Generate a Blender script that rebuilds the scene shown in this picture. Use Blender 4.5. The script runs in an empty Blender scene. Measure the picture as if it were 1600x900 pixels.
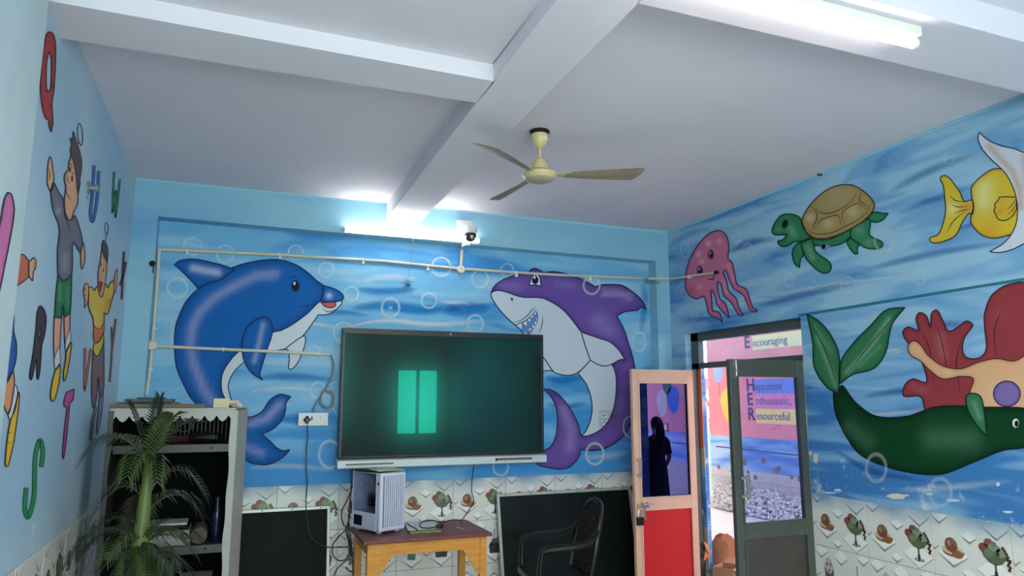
import bpy, math, random
import numpy as np
from mathutils import Vector, Matrix
from mathutils.geometry import delaunay_2d_cdt

SC = bpy.context.scene
COL = SC.collection
random.seed(7)
RNG = np.random.default_rng(7)

# ------------------------------------------------------------------ camera
EYE = 1.65
FPX = 1110.0
def _basis():
    Y = np.array([360.0 - 800, 626.0 - 450, FPX]); Y /= np.linalg.norm(Y)
    p = math.atan2(626 - 450, FPX)
    Z = np.array([0, -math.cos(p), math.sin(p)])
    Y = Y - Z * (Y @ Z); Y /= np.linalg.norm(Y)
    X = np.cross(Y, Z)
    return X, Y, Z
BX, BY, BZ = _basis()
def ray(px, py):
    d = np.array([px - 800.0, py - 450.0, FPX])
    return np.array([d @ BX, d @ BY, d @ BZ])
def onX(px, py, x): r = ray(px, py); r = r * (x / r[0]); r[2] += EYE; return r
def onY(px, py, y): r = ray(px, py); r = r * (y / r[1]); r[2] += EYE; return r
def onZ(px, py, z): r = ray(px, py); r = r * ((z - EYE) / r[2]); r[2] = z; return r

cam = bpy.data.cameras.new('camera'); camo = bpy.data.objects.new('camera', cam); COL.objects.link(camo)
cam.sensor_width = 36; cam.lens = FPX / 1600 * 36; cam.clip_start = 0.05
R = Matrix(((BX[0], -BX[1], -BX[2]), (BY[0], -BY[1], -BY[2]), (BZ[0], -BZ[1], -BZ[2])))
camo.matrix_world = Matrix.Translation((0, 0, EYE)) @ R.to_4x4()
SC.camera = camo

# ------------------------------------------------------------------ sky, lamps, exposure
world = bpy.data.worlds.new('World'); SC.world = world; world.use_nodes = True
bg = world.node_tree.nodes['Background']
bg.inputs['Color'].default_value = (0.90, 0.95, 1.0, 1)
bg.inputs['Strength'].default_value = 3.3
TUBE_POWER = 26.0
def area(name, loc, rot, sx, sy, power, col=(1, 0.96, 0.92)):
    l = bpy.data.lights.new(name, 'AREA'); l.shape = 'RECTANGLE'; l.size = sx; l.size_y = sy; l.energy = power; l.color = col
    o = bpy.data.objects.new(name, l); COL.objects.link(o); o.location = loc; o.rotation_euler = rot
    return o
# two unseen fill lamps added behind the camera to brighten the room
area('fill_lamp', (0.9, 0.2, 3.0), (0, 0, 0), 1.2, 0.06, 6)
area('fill_lamp', (2.6, 0.5, 3.0), (0, 0, 0), 1.2, 0.06, 6)
# portals guide the daylight through the windows behind the camera and the doorway
def portal(loc, rot, sx, sy):
    o = area('daylight_portal', loc, rot, sx, sy, 1.0); o.data.cycles.is_portal = True
portal((0.55, -1.62, 2.0), (math.radians(90), 0, 0), 2.3, 1.6)
portal((3.38, -1.62, 1.62), (math.radians(90), 0, 0), 0.85, 1.4)
portal((4.02, 4.76, 1.12), (math.radians(90), 0, math.radians(90)), 1.43, 2.26)
SC.view_settings.view_transform = 'Standard'; SC.view_settings.look = 'None'
SC.view_settings.gamma = 1; SC.view_settings.use_curve_mapping = False
SC.view_settings.exposure = 2.48

# ------------------------------------------------------------------ helpers: colour, materials
def lin(c):
    c = np.array(c[:3], float) / 255.0
    return np.where(c <= 0.04045, c / 12.92, ((c + 0.055) / 1.055) ** 2.4)
def L4(c, a=1.0):
    l = lin(c); return (float(l[0]), float(l[1]), float(l[2]), a)
def newmat(name):
    m = bpy.data.materials.new(name); m.use_nodes = True
    return m, m.node_tree, m.node_tree.nodes['Principled BSDF']
def mat(name, c, rough=0.5, metal=0.0, var=0.0, scale=8.0, bump=0.0, bscale=60.0, spec=0.5, stretch=None):
    m, nt, b = newmat(name)
    b.inputs['Base Color'].default_value = L4(c); b.inputs['Roughness'].default_value = rough
    b.inputs['Metallic'].default_value = metal; b.inputs['Specular IOR Level'].default_value = spec
    if var or bump:
        tc = nt.nodes.new('ShaderNodeTexCoord'); vec = tc.outputs['Object']
        if stretch:
            mp = nt.nodes.new('ShaderNodeMapping'); mp.inputs['Scale'].default_value = stretch
            nt.links.new(vec, mp.inputs[0]); vec = mp.outputs[0]
    if var:
        n = nt.nodes.new('ShaderNodeTexNoise'); n.inputs['Scale'].default_value = scale; n.inputs['Detail'].default_value = 5
        nt.links.new(vec, n.inputs['Vector'])
        r = nt.nodes.new('ShaderNodeValToRGB')
        a = lin(c)
        r.color_ramp.elements[0].position = 0.3; r.color_ramp.elements[1].position = 0.7
        r.color_ramp.elements[0].color = (*[float(v * (1 - var)) for v in a], 1)
        r.color_ramp.elements[1].color = (*[float(min(1, v * (1 + var))) for v in a], 1)
        nt.links.new(n.outputs['Fac'], r.inputs[0]); nt.links.new(r.outputs[0], b.inputs['Base Color'])
    if bump:
        n2 = nt.nodes.new('ShaderNodeTexNoise'); n2.inputs['Scale'].default_value = bscale; n2.inputs['Detail'].default_value = 3
        nt.links.new(vec, n2.inputs['Vector'])
        bp = nt.nodes.new('ShaderNodeBump'); bp.inputs['Strength'].default_value = bump; bp.inputs['Distance'].default_value = 0.01
        nt.links.new(n2.outputs['Fac'], bp.inputs['Height']); nt.links.new(bp.outputs[0], b.inputs['Normal'])
    return m
def vcol_mat(name, rough=0.5, spec=0.35, bump=0.0, bscale=40, stretch=None):
    m, nt, b = newmat(name)
    a = nt.nodes.new('ShaderNodeVertexColor'); a.layer_name = 'Col'
    nt.links.new(a.outputs['Color'], b.inputs['Base Color']); nt.links.new(a.outputs['Alpha'], b.inputs['Alpha'])
    b.inputs['Roughness'].default_value = rough; b.inputs['Specular IOR Level'].default_value = spec
    if bump:
        tc = nt.nodes.new('ShaderNodeTexCoord'); mp = nt.nodes.new('ShaderNodeMapping')
        mp.inputs['Scale'].default_value = stretch or (1, 1, 1)
        nt.links.new(tc.outputs['Object'], mp.inputs[0])
        n2 = nt.nodes.new('ShaderNodeTexNoise'); n2.inputs['Scale'].default_value = bscale
        nt.links.new(mp.outputs[0], n2.inputs['Vector'])
        bp = nt.nodes.new('ShaderNodeBump'); bp.inputs['Strength'].default_value = bump; bp.inputs['Distance'].default_value = 0.01
        nt.links.new(n2.outputs['Fac'], bp.inputs['Height']); nt.links.new(bp.outputs[0], b.inputs['Normal'])
    return m
def emit_mat(name, col, s):
    m, nt, b = newmat(name)
    b.inputs['Base Color'].default_value = (*col, 1); b.inputs['Emission Color'].default_value = (*col, 1); b.inputs['Emission Strength'].default_value = s
    return m
def water_wall(name, axes, light, mid, deep, sc=1.0, spread=(0.35, 0.5, 0.68), squash=5.0, speck=False, tilt=0.0, grad=None):
    """airbrushed sea background: soft horizontal streaks; axes = (along, up) as object axes"""
    m, nt, b = newmat(name); N = nt.nodes; Lk = nt.links
    tc = N.new('ShaderNodeTexCoord'); mp = N.new('ShaderNodeMapping')
    s = [sc * 0.55] * 3; s[axes[1]] = sc * 0.55 * squash; mp.inputs['Scale'].default_value = s
    if tilt: mp.inputs['Rotation'].default_value = tilt
    Lk.new(tc.outputs['Object'], mp.inputs[0])
    n = N.new('ShaderNodeTexNoise'); n.inputs['Scale'].default_value = 1.0; n.inputs['Detail'].default_value = 2.5; n.inputs['Distortion'].default_value = 0.6
    Lk.new(mp.outputs[0], n.inputs['Vector'])
    r = N.new('ShaderNodeValToRGB'); e = r.color_ramp.elements
    r.color_ramp.interpolation = 'EASE'
    e[0].position = spread[0]; e[0].color = L4(light); e[1].position = spread[2]; e[1].color = L4(deep)
    x = e.new(spread[1]); x.color = L4(mid)
    fac = n.outputs['Fac']
    if grad:   # the painters sprayed deeper blue near the tiles: (z0, add0, z1, add1)
        sz = N.new('ShaderNodeSeparateXYZ'); Lk.new(tc.outputs['Object'], sz.inputs[0])
        gr = N.new('ShaderNodeMapRange'); gr.interpolation_type = 'SMOOTHSTEP'
        for i, v in enumerate((grad[0], grad[2], grad[1], grad[3])): gr.inputs[i + 1].default_value = v
        Lk.new(sz.outputs[2], gr.inputs[0])
        ga = N.new('ShaderNodeMath'); ga.operation = 'ADD'; Lk.new(fac, ga.inputs[0]); Lk.new(gr.outputs[0], ga.inputs[1]); fac = ga.outputs[0]
    Lk.new(fac, r.inputs[0])
    out = r.outputs[0]
    if speck:   # flaking limewash low on the wall: a real stain
        n3 = N.new('ShaderNodeTexNoise'); n3.inputs['Scale'].default_value = 9; n3.inputs['Detail'].default_value = 8; n3.inputs['Roughness'].default_value = 0.7
        Lk.new(tc.outputs['Object'], n3.inputs['Vector'])
        sx = N.new('ShaderNodeSeparateXYZ'); Lk.new(tc.outputs['Object'], sx.inputs[0])
        mr = N.new('ShaderNodeMapRange'); mr.inputs[1].default_value = 0.95; mr.inputs[2].default_value = 1.75; mr.inputs[3].default_value = 0.13; mr.inputs[4].default_value = -0.1
        Lk.new(sx.outputs[2], mr.inputs[0])
        ad = N.new('ShaderNodeMath'); ad.operation = 'ADD'; Lk.new(n3.outputs['Fac'], ad.inputs[0]); Lk.new(mr.outputs[0], ad.inputs[1])
        r3 = N.new('ShaderNodeValToRGB'); r3.color_ramp.elements[0].position = 0.66; r3.color_ramp.elements[1].position = 0.8
        Lk.new(ad.outputs[0], r3.inputs[0])
        mx = N.new('ShaderNodeMixRGB'); mx.inputs[2].default_value = L4((205, 215, 222)); Lk.new(r3.outputs[0], mx.inputs[0]); Lk.new(out, mx.inputs[1])
        out = mx.outputs[0]
    Lk.new(out, b.inputs['Base Color']); b.inputs['Roughness'].default_value = 0.55; b.inputs['Specular IOR Level'].default_value = 0.3
    n2 = N.new('ShaderNodeTexNoise'); n2.inputs['Scale'].default_value = 14; n2.inputs['Detail'].default_value = 6
    Lk.new(tc.outputs['Object'], n2.inputs['Vector'])
    bp = N.new('ShaderNodeBump'); bp.inputs['Strength'].default_value = 0.12; bp.inputs['Distance'].default_value = 0.01
    Lk.new(n2.outputs['Fac'], bp.inputs['Height']); Lk.new(bp.outputs[0], b.inputs['Normal'])
    return m

# ------------------------------------------------------------------ helpers: meshes and objects
class MB:
    def __init__(s): s.v = []; s.f = []; s.c = []; s.cur = (1, 1, 1, 1); s.smooth = False
    def add(s, vs, fs, col=None):
        o = len(s.v); s.v += [tuple(map(float, p)) for p in vs]; s.f += [tuple(i + o for i in f) for f in fs]
        s.c += [col or s.cur] * len(vs); return o
    def box(s, a, b, col=None):
        x0, y0, z0 = [min(p, q) for p, q in zip(a, b)]; x1, y1, z1 = [max(p, q) for p, q in zip(a, b)]
        s.add([(x0,y0,z0),(x1,y0,z0),(x1,y1,z0),(x0,y1,z0),(x0,y0,z1),(x1,y0,z1),(x1,y1,z1),(x0,y1,z1)],
              [(0,3,2,1),(4,5,6,7),(0,1,5,4),(1,2,6,5),(2,3,7,6),(3,0,4,7)], col); return s
    def hexa(s, bottom, top, col=None):
        s.add(list(bottom) + list(top), [(3,2,1,0),(4,5,6,7),(0,1,5,4),(1,2,6,5),(2,3,7,6),(3,0,4,7)], col); return s
    def bar(s, p, q, w, h, up=(0, 0, 1), col=None):
        p = Vector(p); q = Vector(q); d = (q - p).normalized(); u = Vector(up)
        if abs(d.dot(u)) > 0.99: u = Vector((0, 1, 0))
        sd = d.cross(u).normalized() * (w / 2); u = sd.cross(d).normalized() * (h / 2)
        cs = [-sd - u, sd - u, sd + u, -sd + u]
        s.add([p + c for c in cs] + [q + c for c in cs], [(0,1,2,3),(7,6,5,4),(0,4,5,1),(1,5,6,2),(2,6,7,3),(3,7,4,0)], col); return s
    def tube(s, pts, r, n=8, col=None, closed=False, flat=1.0):
        P = [Vector(p) for p in pts]; m = len(P); rs = r if hasattr(r, '__len__') else [r] * m
        T = []
        for i in range(m):
            a = P[(i - 1) % m] if (closed or i > 0) else P[0]; b = P[(i + 1) % m] if (closed or i < m - 1) else P[-1]
            t = b - a; T.append(t.normalized() if t.length > 1e-9 else Vector((0, 0, 1)))
        u = Vector((0, 0, 1)) if abs(T[0].z) < 0.9 else Vector((1, 0, 0))
        u = (u - T[0] * u.dot(T[0])).normalized(); vs = []
        for i in range(m):
            u = u - T[i] * u.dot(T[i])
            u = u.normalized() if u.length > 1e-6 else T[i].orthogonal().normalized()
            w = T[i].cross(u)
            for k in range(n):
                a = 2 * math.pi * k / n; vs.append(P[i] + (u * math.cos(a) * flat + w * math.sin(a)) * rs[i])
        fs = []
        for i in range(m if closed else m - 1):
            j = (i + 1) % m
            for k in range(n): fs.append((i*n+k, i*n+(k+1)%n, j*n+(k+1)%n, j*n+k))
        if not closed: fs += [tuple(reversed(range(n))), tuple(range((m-1)*n, m*n))]
        s.add(vs, fs, col); s.smooth = True; return s
    def lathe(s, prof, o=(0, 0, 0), n=24, col=None, ax=None):
        """prof = [(r, h)]; axis z, or the given (axis, u, w) triple"""
        o = Vector(o); A, U, W = [Vector(t) for t in (ax or ((0,0,1),(1,0,0),(0,1,0)))]
        vs = []
        for r, h in prof:
            for k in range(n):
                a = 2 * math.pi * k / n; vs.append(o + A * h + (U * math.cos(a) + W * math.sin(a)) * r)
        fs = []
        for i in range(len(prof) - 1):
            for k in range(n): fs.append((i*n+k, i*n+(k+1)%n, (i+1)*n+(k+1)%n, (i+1)*n+k))
        fs += [tuple(reversed(range(n))), tuple(range((len(prof)-1)*n, len(prof)*n))]
        s.add(vs, fs, col); s.smooth = True; return s
    def ball(s, c, r, n=12, m=8, col=None, sq=(1, 1, 1)):
        vs = []; fs = []
        for i in range(m + 1):
            t = math.pi * i / m
            for k in range(n):
                a = 2 * math.pi * k / n
                vs.append((c[0] + r*sq[0]*math.sin(t)*math.cos(a), c[1] + r*sq[1]*math.sin(t)*math.sin(a), c[2] - r*sq[2]*math.cos(t)))
        for i in range(m):
            for k in range(n): fs.append((i*n+k, i*n+(k+1)%n, (i+1)*n+(k+1)%n, (i+1)*n+k))
        s.add(vs, fs, col); s.smooth = True; return s
    def prism(s, pts, off, col=None):
        """closed 3D polygon pushed by off"""
        n = len(pts); off = Vector(off); P = [Vector(p) for p in pts]
        s.add(P + [p + off for p in P], [tuple(range(n)), tuple(reversed(range(n, 2*n)))] + [((i+1)%n, i, n+i, n+(i+1)%n) for i in range(n)], col); return s
    def mesh(s, name, vcol=False):
        me = bpy.data.meshes.new(name); me.from_pydata(s.v, [], s.f); me.validate(); me.update()
        if vcol and len(me.vertices) == len(s.c):
            a = me.color_attributes.new('Col', 'FLOAT_COLOR', 'POINT'); a.data.foreach_set('color', np.array(s.c, np.float32).ravel())
        if s.smooth:
            for p in me.polygons: p.use_smooth = True
            me.set_sharp_from_angle(angle=math.radians(40))
        return me
ROOT = {}
def link(name, me, m, parent=None):
    o = bpy.data.objects.new(name, me); COL.objects.link(o)
    if m: me.materials.append(m)
    if parent: o.parent = parent
    return o
def bevel(o, w, seg=2):
    b = o.modifiers.new('bevel', 'BEVEL'); b.width = w; b.segments = seg; b.limit_method = 'ANGLE'; b.angle_limit = math.radians(40); return o
def part(name, mb, m, parent, bv=0, vcol=False, label=None):
    base = parent
    off = Vector((0, 0, 0))
    while base is not None:
        off += Vector(ROOT.get(base.name, (0, 0, 0))); base = base.parent
    if off.length: mb.v = [tuple(Vector(p) - off) for p in mb.v]
    o = link(name, mb.mesh(name, vcol), m, parent)
    if bv: bevel(o, bv)
    if label: o['label'] = label
    return o
def lpart(name, mb, m, parent, bv=0, label=None, vcol=False):   # geometry already local to the parent
    o = link(name, mb.mesh(name, vcol), m, parent)
    if bv: bevel(o, bv)
    if label: o['label'] = label
    return o
def thing(name, label, cat, loc=(0, 0, 0), rz=0, group=None, world_parts=True):
    o = bpy.data.objects.new(name, None); COL.objects.link(o); o.location = loc; o.rotation_euler = (0, 0, rz)
    o.empty_display_size = 0.1
    if world_parts: ROOT[o.name] = tuple(loc)
    o['label'] = label; o['category'] = cat
    if group: o['group'] = group
    return o
def solo(name, label, cat, mb, m, bv=0, group=None, vcol=False):
    v = np.array(mb.v); c = (v.min(0) + v.max(0)) / 2; c[2] = v[:, 2].min()
    mb.v = [tuple(p - c) for p in v]
    o = link(name, mb.mesh(name, vcol), m); o.location = tuple(c)
    o['label'] = label; o['category'] = cat
    if group: o['group'] = group
    if bv: bevel(o, bv)
    return o
def struct(name, mb, m, vcol=False):
    o = link(name, mb.mesh(name, vcol), m); o['kind'] = 'structure'; return o

# ------------------------------------------------------------------ helpers: mural painting
def spl(pts, closed=True, n=7):
    """smooth curve through points; a point with a third element is a corner"""
    P = [np.array(p[:2], float) for p in pts]; K = [len(p) > 2 for p in pts]; m = len(P); out = []
    for i in range(m if closed else m - 1):
        p1, p2 = P[i], P[(i + 1) % m]
        p0 = P[i - 1] if (closed or i > 0) else 2 * p1 - p2
        p3 = P[(i + 2) % m] if (closed or i + 2 < m) else 2 * p2 - p1
        if K[i]: p0 = 2 * p1 - p2
        if K[(i + 1) % m]: p3 = 2 * p2 - p1
        for k in range(n):
            t = k / n
            out.append(0.5 * ((2*p1) + (p2-p0)*t + (2*p0-5*p1+4*p2-p3)*t*t + (3*p1-p0-3*p2+p3)*t**3))
    if not closed: out.append(P[-1])
    return np.array(out)
def ell(cx, cy, rx, ry, n=16, rot=0.0):
    c, s = math.cos(rot), math.sin(rot)
    return [(cx + rx*math.cos(a)*c - ry*math.sin(a)*s, cy + rx*math.cos(a)*s + ry*math.sin(a)*c) for a in [2*math.pi*k/n for k in range(n)]]
def dist_poly(Q, B, closed=True):
    A = B; C = np.roll(B, -1, 0) if closed else B[1:]
    if not closed: A = B[:-1]
    best = np.full(len(Q), 1e9)
    for a, c in zip(A, C):
        d = c - a; L = d @ d
        t = np.clip(((Q - a) @ d) / (L if L > 1e-9 else 1), 0, 1)
        best = np.minimum(best, np.hypot(*(Q - a - t[:, None] * d).T))
    return best
def inside(Q, B):
    x, y = Q[:, 0], Q[:, 1]; r = np.zeros(len(Q), bool); n = len(B); j = n - 1
    for i in range(n):
        c = ((B[i, 1] > y) != (B[j, 1] > y)); 
        den = (B[j, 1] - B[i, 1]) or 1e-12
        r ^= c & (x < (B[j, 0] - B[i, 0]) * (y - B[i, 1]) / den + B[i, 0]); j = i
    return r
class Plane:
    def __init__(s, axis, v, sign): s.axis = axis; s.v = v; s.sign = sign
    def at(s, px, py, layer=1.0):
        f = onX if s.axis == 0 else onY
        p = f(px, py, s.v); p[s.axis] += s.sign * 0.0006 * layer; return p
class Ident:
    """plane addressed in metres: (along, up) -> the given world frame"""
    def __init__(s, o, u, w, nrm): s.o, s.u, s.w, s.n = [np.array(t, float) for t in (o, u, w, nrm)]
    def at(s, a, b, layer=1.0): return s.o + s.u * a + s.w * b + s.n * 0.0006 * layer
BOOST = 1.0
def pc(c, a=1.0):
    l = np.minimum(lin(c) * BOOST, 0.95); return (float(l[0]), float(l[1]), float(l[2]), a)
def fill(mb, pl, pts, col, layer=1.0, hi=(), edge=None, grid=None, smooth=True, holes=(), alpha=1.0):
    B = spl(pts) if smooth else np.array([p[:2] for p in pts], float)
    H = [spl(h) for h in holes]
    loops = [B] + H
    lo, up = B.min(0), B.max(0); size = max(up - lo)
    pts2 = []; edges = []
    for lp in loops:
        o = len(pts2); pts2 += [tuple(p) for p in lp]; edges += [(o + i, o + (i + 1) % len(lp)) for i in range(len(lp))]
    if hi or edge:
        g = grid or max(size / 46, 0.35)
        gx, gy = np.meshgrid(np.arange(lo[0], up[0], g), np.arange(lo[1], up[1], g)); Q = np.c_[gx.ravel(), gy.ravel()]
        ok = inside(Q, B)
        for h in H: ok &= ~inside(Q, h)
        Q = Q[ok]
        if len(Q):
            d = np.min([dist_poly(Q, lp) for lp in loops], 0); Q = Q[d > g * 0.45]; pts2 += [tuple(p) for p in Q]
    r = delaunay_2d_cdt([Vector(p) for p in pts2], edges, [], 0, 1e-5)
    V = np.array([tuple(v) for v in r[0]]); F = [f for f in r[2]]
    cen = np.array([V[list(f)].mean(0) for f in F]); ok = inside(cen, B)
    for h in H: ok &= ~inside(cen, h)
    F = [f for f, k in zip(F, ok) if k]
    c = np.tile(np.array(pc(col)), (len(V), 1))
    if edge:
        ecol, ew = edge; d = np.min([dist_poly(V, lp) for lp in loops], 0); t = np.clip(1 - d / ew, 0, 1)[:, None] ** 1.5
        c = c * (1 - t) + np.array(pc(ecol)) * t
    for h in hi:
        poly, rad, hc, st = h; poly = np.array(poly, float)
        d = dist_poly(V, poly, False) if len(poly) > 1 else np.hypot(*(V - poly[0]).T)
        t = (np.exp(-(d / rad) ** 2) * st)[:, None]; c = c * (1 - t) + np.array(pc(hc)) * t
    c[:, 3] = alpha
    o = len(mb.v); mb.v += [tuple(pl.at(p[0], p[1], layer)) for p in V]
    a0 = np.array(mb.v[o]); nrm = None
    mb.f += [tuple(i + o for i in f) for f in F]; mb.c += [tuple(map(float, q)) for q in c]
    return B
def stroke(mb, pl, pts, w, col, layer=2.0, closed=False, smooth=True, taper=False, alpha=1.0):
    B = spl(pts, closed, 6) if smooth else np.array([p[:2] for p in pts], float)
    n = len(B); nx = np.roll(B, -1, 0) - np.roll(B, 1, 0)
    if not closed: nx[0] = B[1] - B[0]; nx[-1] = B[-1] - B[-2]
    ln = np.hypot(*nx.T)[:, None]; ln[ln < 1e-9] = 1; nx = nx / ln; N = np.c_[-nx[:, 1], nx[:, 0]]
    ww = np.full(n, w / 2)
    if taper: ww = w / 2 * (0.25 + 0.75 * np.sin(np.linspace(0, math.pi, n)))
    vs = []; 
    for p, q, t in zip(B, N, ww): vs += [pl.at(*(p + q * t), layer), pl.at(*(p - q * t), layer)]
    m = n if closed else n - 1
    mb.add(vs, [(2*i, 2*i+1, 2*((i+1) % n)+1, 2*((i+1) % n)) for i in range(m)], pc(col, alpha))
INK = (22, 34, 70)
PAINT = vcol_mat('airbrushed_wall_paint', 0.6, 0.15)
def figure(parent, name, pl, pts, col, layer=1.0, ink=INK, lw=1.6, hi=(), edge=None, lines=(), holes=(), smooth=True, label=None, extra=None, line_w=1.3):
    mb = MB(); B = fill(mb, pl, pts, col, layer, hi, edge, holes=holes, smooth=smooth)
    if ink:
        stroke(mb, pl, B, lw, ink, layer + 0.5, True, smooth=False)
        for h in holes: stroke(mb, pl, spl(h), lw, ink, layer + 0.5, True, smooth=False)
    for ln in lines: stroke(mb, pl, ln, line_w, ink or INK, layer + 0.5, taper=True)
    if extra: extra(mb, pl, layer)
    o = link(name, mb.mesh(name, True), PAINT, parent)
    if label: o['label'] = label
    return o
def softstroke(parent, name, pl, pts, w, col, alpha, layer=0.8):
    B = spl(pts, False, 6); n = len(B); T = np.gradient(B, axis=0); T /= np.hypot(*T.T)[:, None]; Nn = np.c_[-T[:, 1], T[:, 0]]
    prof = [(-1, 0), (-0.55, 0.55), (-0.15, 1), (0.15, 1), (0.55, 0.55), (1, 0)]; K = len(prof); mb = MB()
    for i in range(n):
        e = math.sin(math.pi * i / (n - 1)) ** 0.6
        for s, al in prof: mb.v.append(tuple(pl.at(*(B[i] + Nn[i] * s * w * (0.35 + 0.65 * e)), layer))); mb.c.append(pc(col, alpha * al * e))
    mb.f = [(i*K+j, i*K+j+1, (i+1)*K+j+1, (i+1)*K+j) for i in range(n - 1) for j in range(K - 1)]
    return link(name, mb.mesh(name, True), PAINT, parent)
def bubble(parent, pl, cx, cy, rx, ry, dot=True, k=1.0):
    mb = MB(); n = 28
    prof = [(0.76, 0.0), (0.92, 0.42 * k), (1.0, 0.5 * k), (1.16, 0.0)]
    vs = []; cs = []
    for s, a in prof:
        for i in range(n):
            t = 2 * math.pi * i / n; vs.append(pl.at(cx + rx * s * math.cos(t), cy + ry * s * math.sin(t), 9)); cs.append(pc((232, 246, 252), a))
    fs = [(j*n+i, j*n+(i+1) % n, (j+1)*n+(i+1) % n, (j+1)*n+i) for j in range(3) for i in range(n)]
    mb.v = [tuple(v) for v in vs]; mb.f = fs; mb.c = cs
    if dot:
        c0 = len(mb.v); mb.v.append(tuple(pl.at(cx, cy, 9))); mb.c.append(pc((232, 246, 252), 0.55 * k))
        for i in range(10):
            t = 2 * math.pi * i / 10; mb.v.append(tuple(pl.at(cx + rx*0.3*math.cos(t), cy + ry*0.3*math.sin(t), 9))); mb.c.append(pc((232, 246, 252), 0.0))
        mb.f += [(c0, c0+1+i, c0+1+(i+1) % 10) for i in range(10)]
    return link('painted_bubble', mb.mesh('painted_bubble', True), PAINT, parent)

# ------------------------------------------------------------------ the room
XL, XR, YB, YF, YN = -0.741, 3.85, 5.83, 5.70, -1.6
CZ = EYE + 1.619; BMZ = EYE + 1.488; DADO = EYE - 0.64
XC = -0.705                       # face of the column on the left wall
PL_B = Plane(1, YB, -1); PL_F = Plane(1, YF, -1); PL_R = Plane(0, XR, -1); PL_L = Plane(0, XL, 1); PL_C = Plane(0, XC, 1)

M_back = water_wall('sea_painted_plaster_back', (0, 2), (150, 196, 224), (114, 180, 221), (60, 142, 207), 1.35, (0.34, 0.5, 0.68), 6.5, grad=(1.0, 0.16, 2.0, 0.0))
M_frame = water_wall('sea_painted_plaster_frame', (0, 2), (146, 194, 216), (134, 186, 212), (98, 154, 204), 0.9, (0.40, 0.55, 0.74), 4.0)
M_right = water_wall('sea_painted_plaster_right', (1, 2), (154, 194, 220), (122, 172, 212), (62, 124, 186), 2.0, (0.36, 0.5, 0.68), 6.0, speck=True, grad=(1.0, 0.20, 2.2, -0.05))
M_left = water_wall('sky_painted_plaster_left', (1, 2), (196, 212, 220), (180, 204, 216), (156, 190, 212), 0.8, (0.34, 0.5, 0.68), 1.2, speck=True)
M_column = mat('pale_blue_plaster', (192, 212, 216), 0.6, var=0.05, scale=3, bump=0.1, bscale=14)
M_ceil = mat('white_distemper', (221, 216, 224), 0.8, var=0.03, scale=2.0, bump=0.08, bscale=10)
M_floor = mat('pale_mosaic_floor', (196, 190, 182), 0.4, var=0.08, scale=40)
M_near = mat('grey_blue_plaster', (66, 72, 76), 0.6, var=0.06, scale=3)

mb = MB(); mb.box((XL - 0.3, YN - 0.2, -0.12), (XR + 0.2, YB + 0.2, 0)); floor = struct('floor', mb, M_floor)
mb = MB(); mb.box((XL - 0.3, YN - 0.2, CZ), (XR + 0.3, YB + 0.2, CZ + 0.15)); mb.box((XL, YN, CZ - 0.048), (1.06, 3.0, CZ)); ceiling = struct('ceiling', mb, M_ceil)
def skew_beam(y0, y1):
    f = lambda y: (1.018 + 0.0172 * y, 1.325 + 0.0135 * y)
    a0, b0 = f(y0); a1, b1 = f(y1)
    m = MB(); m.hexa([(a0, y0, BMZ), (b0, y0, BMZ), (b1, y1, BMZ), (a1, y1, BMZ)], [(a0, y0, CZ), (b0, y0, CZ), (b1, y1, CZ), (a1, y1, CZ)]); return m
struct('trim_1', skew_beam(YN, YF), M_ceil)
mb = MB(); mb.hexa([(XL, 2.94, BMZ), (1.075, 2.97, BMZ), (1.075, 3.235, BMZ), (XL, 3.25, BMZ)], [(XL, 2.94, CZ), (1.075, 2.97, CZ), (1.075, 3.235, CZ), (XL, 3.25, CZ)]); struct('trim_2', mb, M_ceil)
mb = MB(); mb.box((1.35, 1.81, BMZ), (XR, 2.145, CZ)); struct('trim_3', mb, M_ceil)

mb = MB(); mb.box((XL - 0.2, YB, 0), (XR + 0.2, YB + 0.15, CZ)); wall_back = struct('wall_back', mb, M_back)
RL, RR, RT0, RT1 = -0.575, 3.705, EYE + 1.344, EYE + 1.316
mb = MB(); mb.box((XL, YF, 0), (RL, YB, CZ)); mb.box((RR, YF, 0), (XR, YB, CZ))
mb.hexa([(RL, YF, RT0), (RR, YF, RT1), (RR, YB, RT1), (RL, YB, RT0)], [(RL, YF, CZ), (RR, YF, CZ), (RR, YB, CZ), (RL, YB, CZ)])
frame_back = link('pilaster_frame', mb.mesh('pilaster_frame'), M_frame, wall_back)
mb = MB(); mb.box((XL - 0.2, YN, 0), (XL, YB, CZ)); wall_left = struct('wall_left', mb, M_left)
mb = MB(); mb.box((XL, 0.4, 0), (XC, 2.865, CZ - 0.048)); column = link('wall_pillar', mb.mesh('wall_pillar'), M_column, wall_left); column['label'] = 'paler flat pillar at the near end of the left wall'
JY0, JY1, DTOP = 4.045, 5.48, EYE + 0.605
mb = MB(); T = 0.2
mb.box((XR, YN, 0), (XR + 0.31, JY0, CZ)); mb.box((XR, JY1, 0), (XR + T, YB + 0.1, CZ)); mb.box((XR, JY0, DTOP), (XR + T, JY1, CZ))
wall_right = struct('wall_right', mb, M_right)

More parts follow.
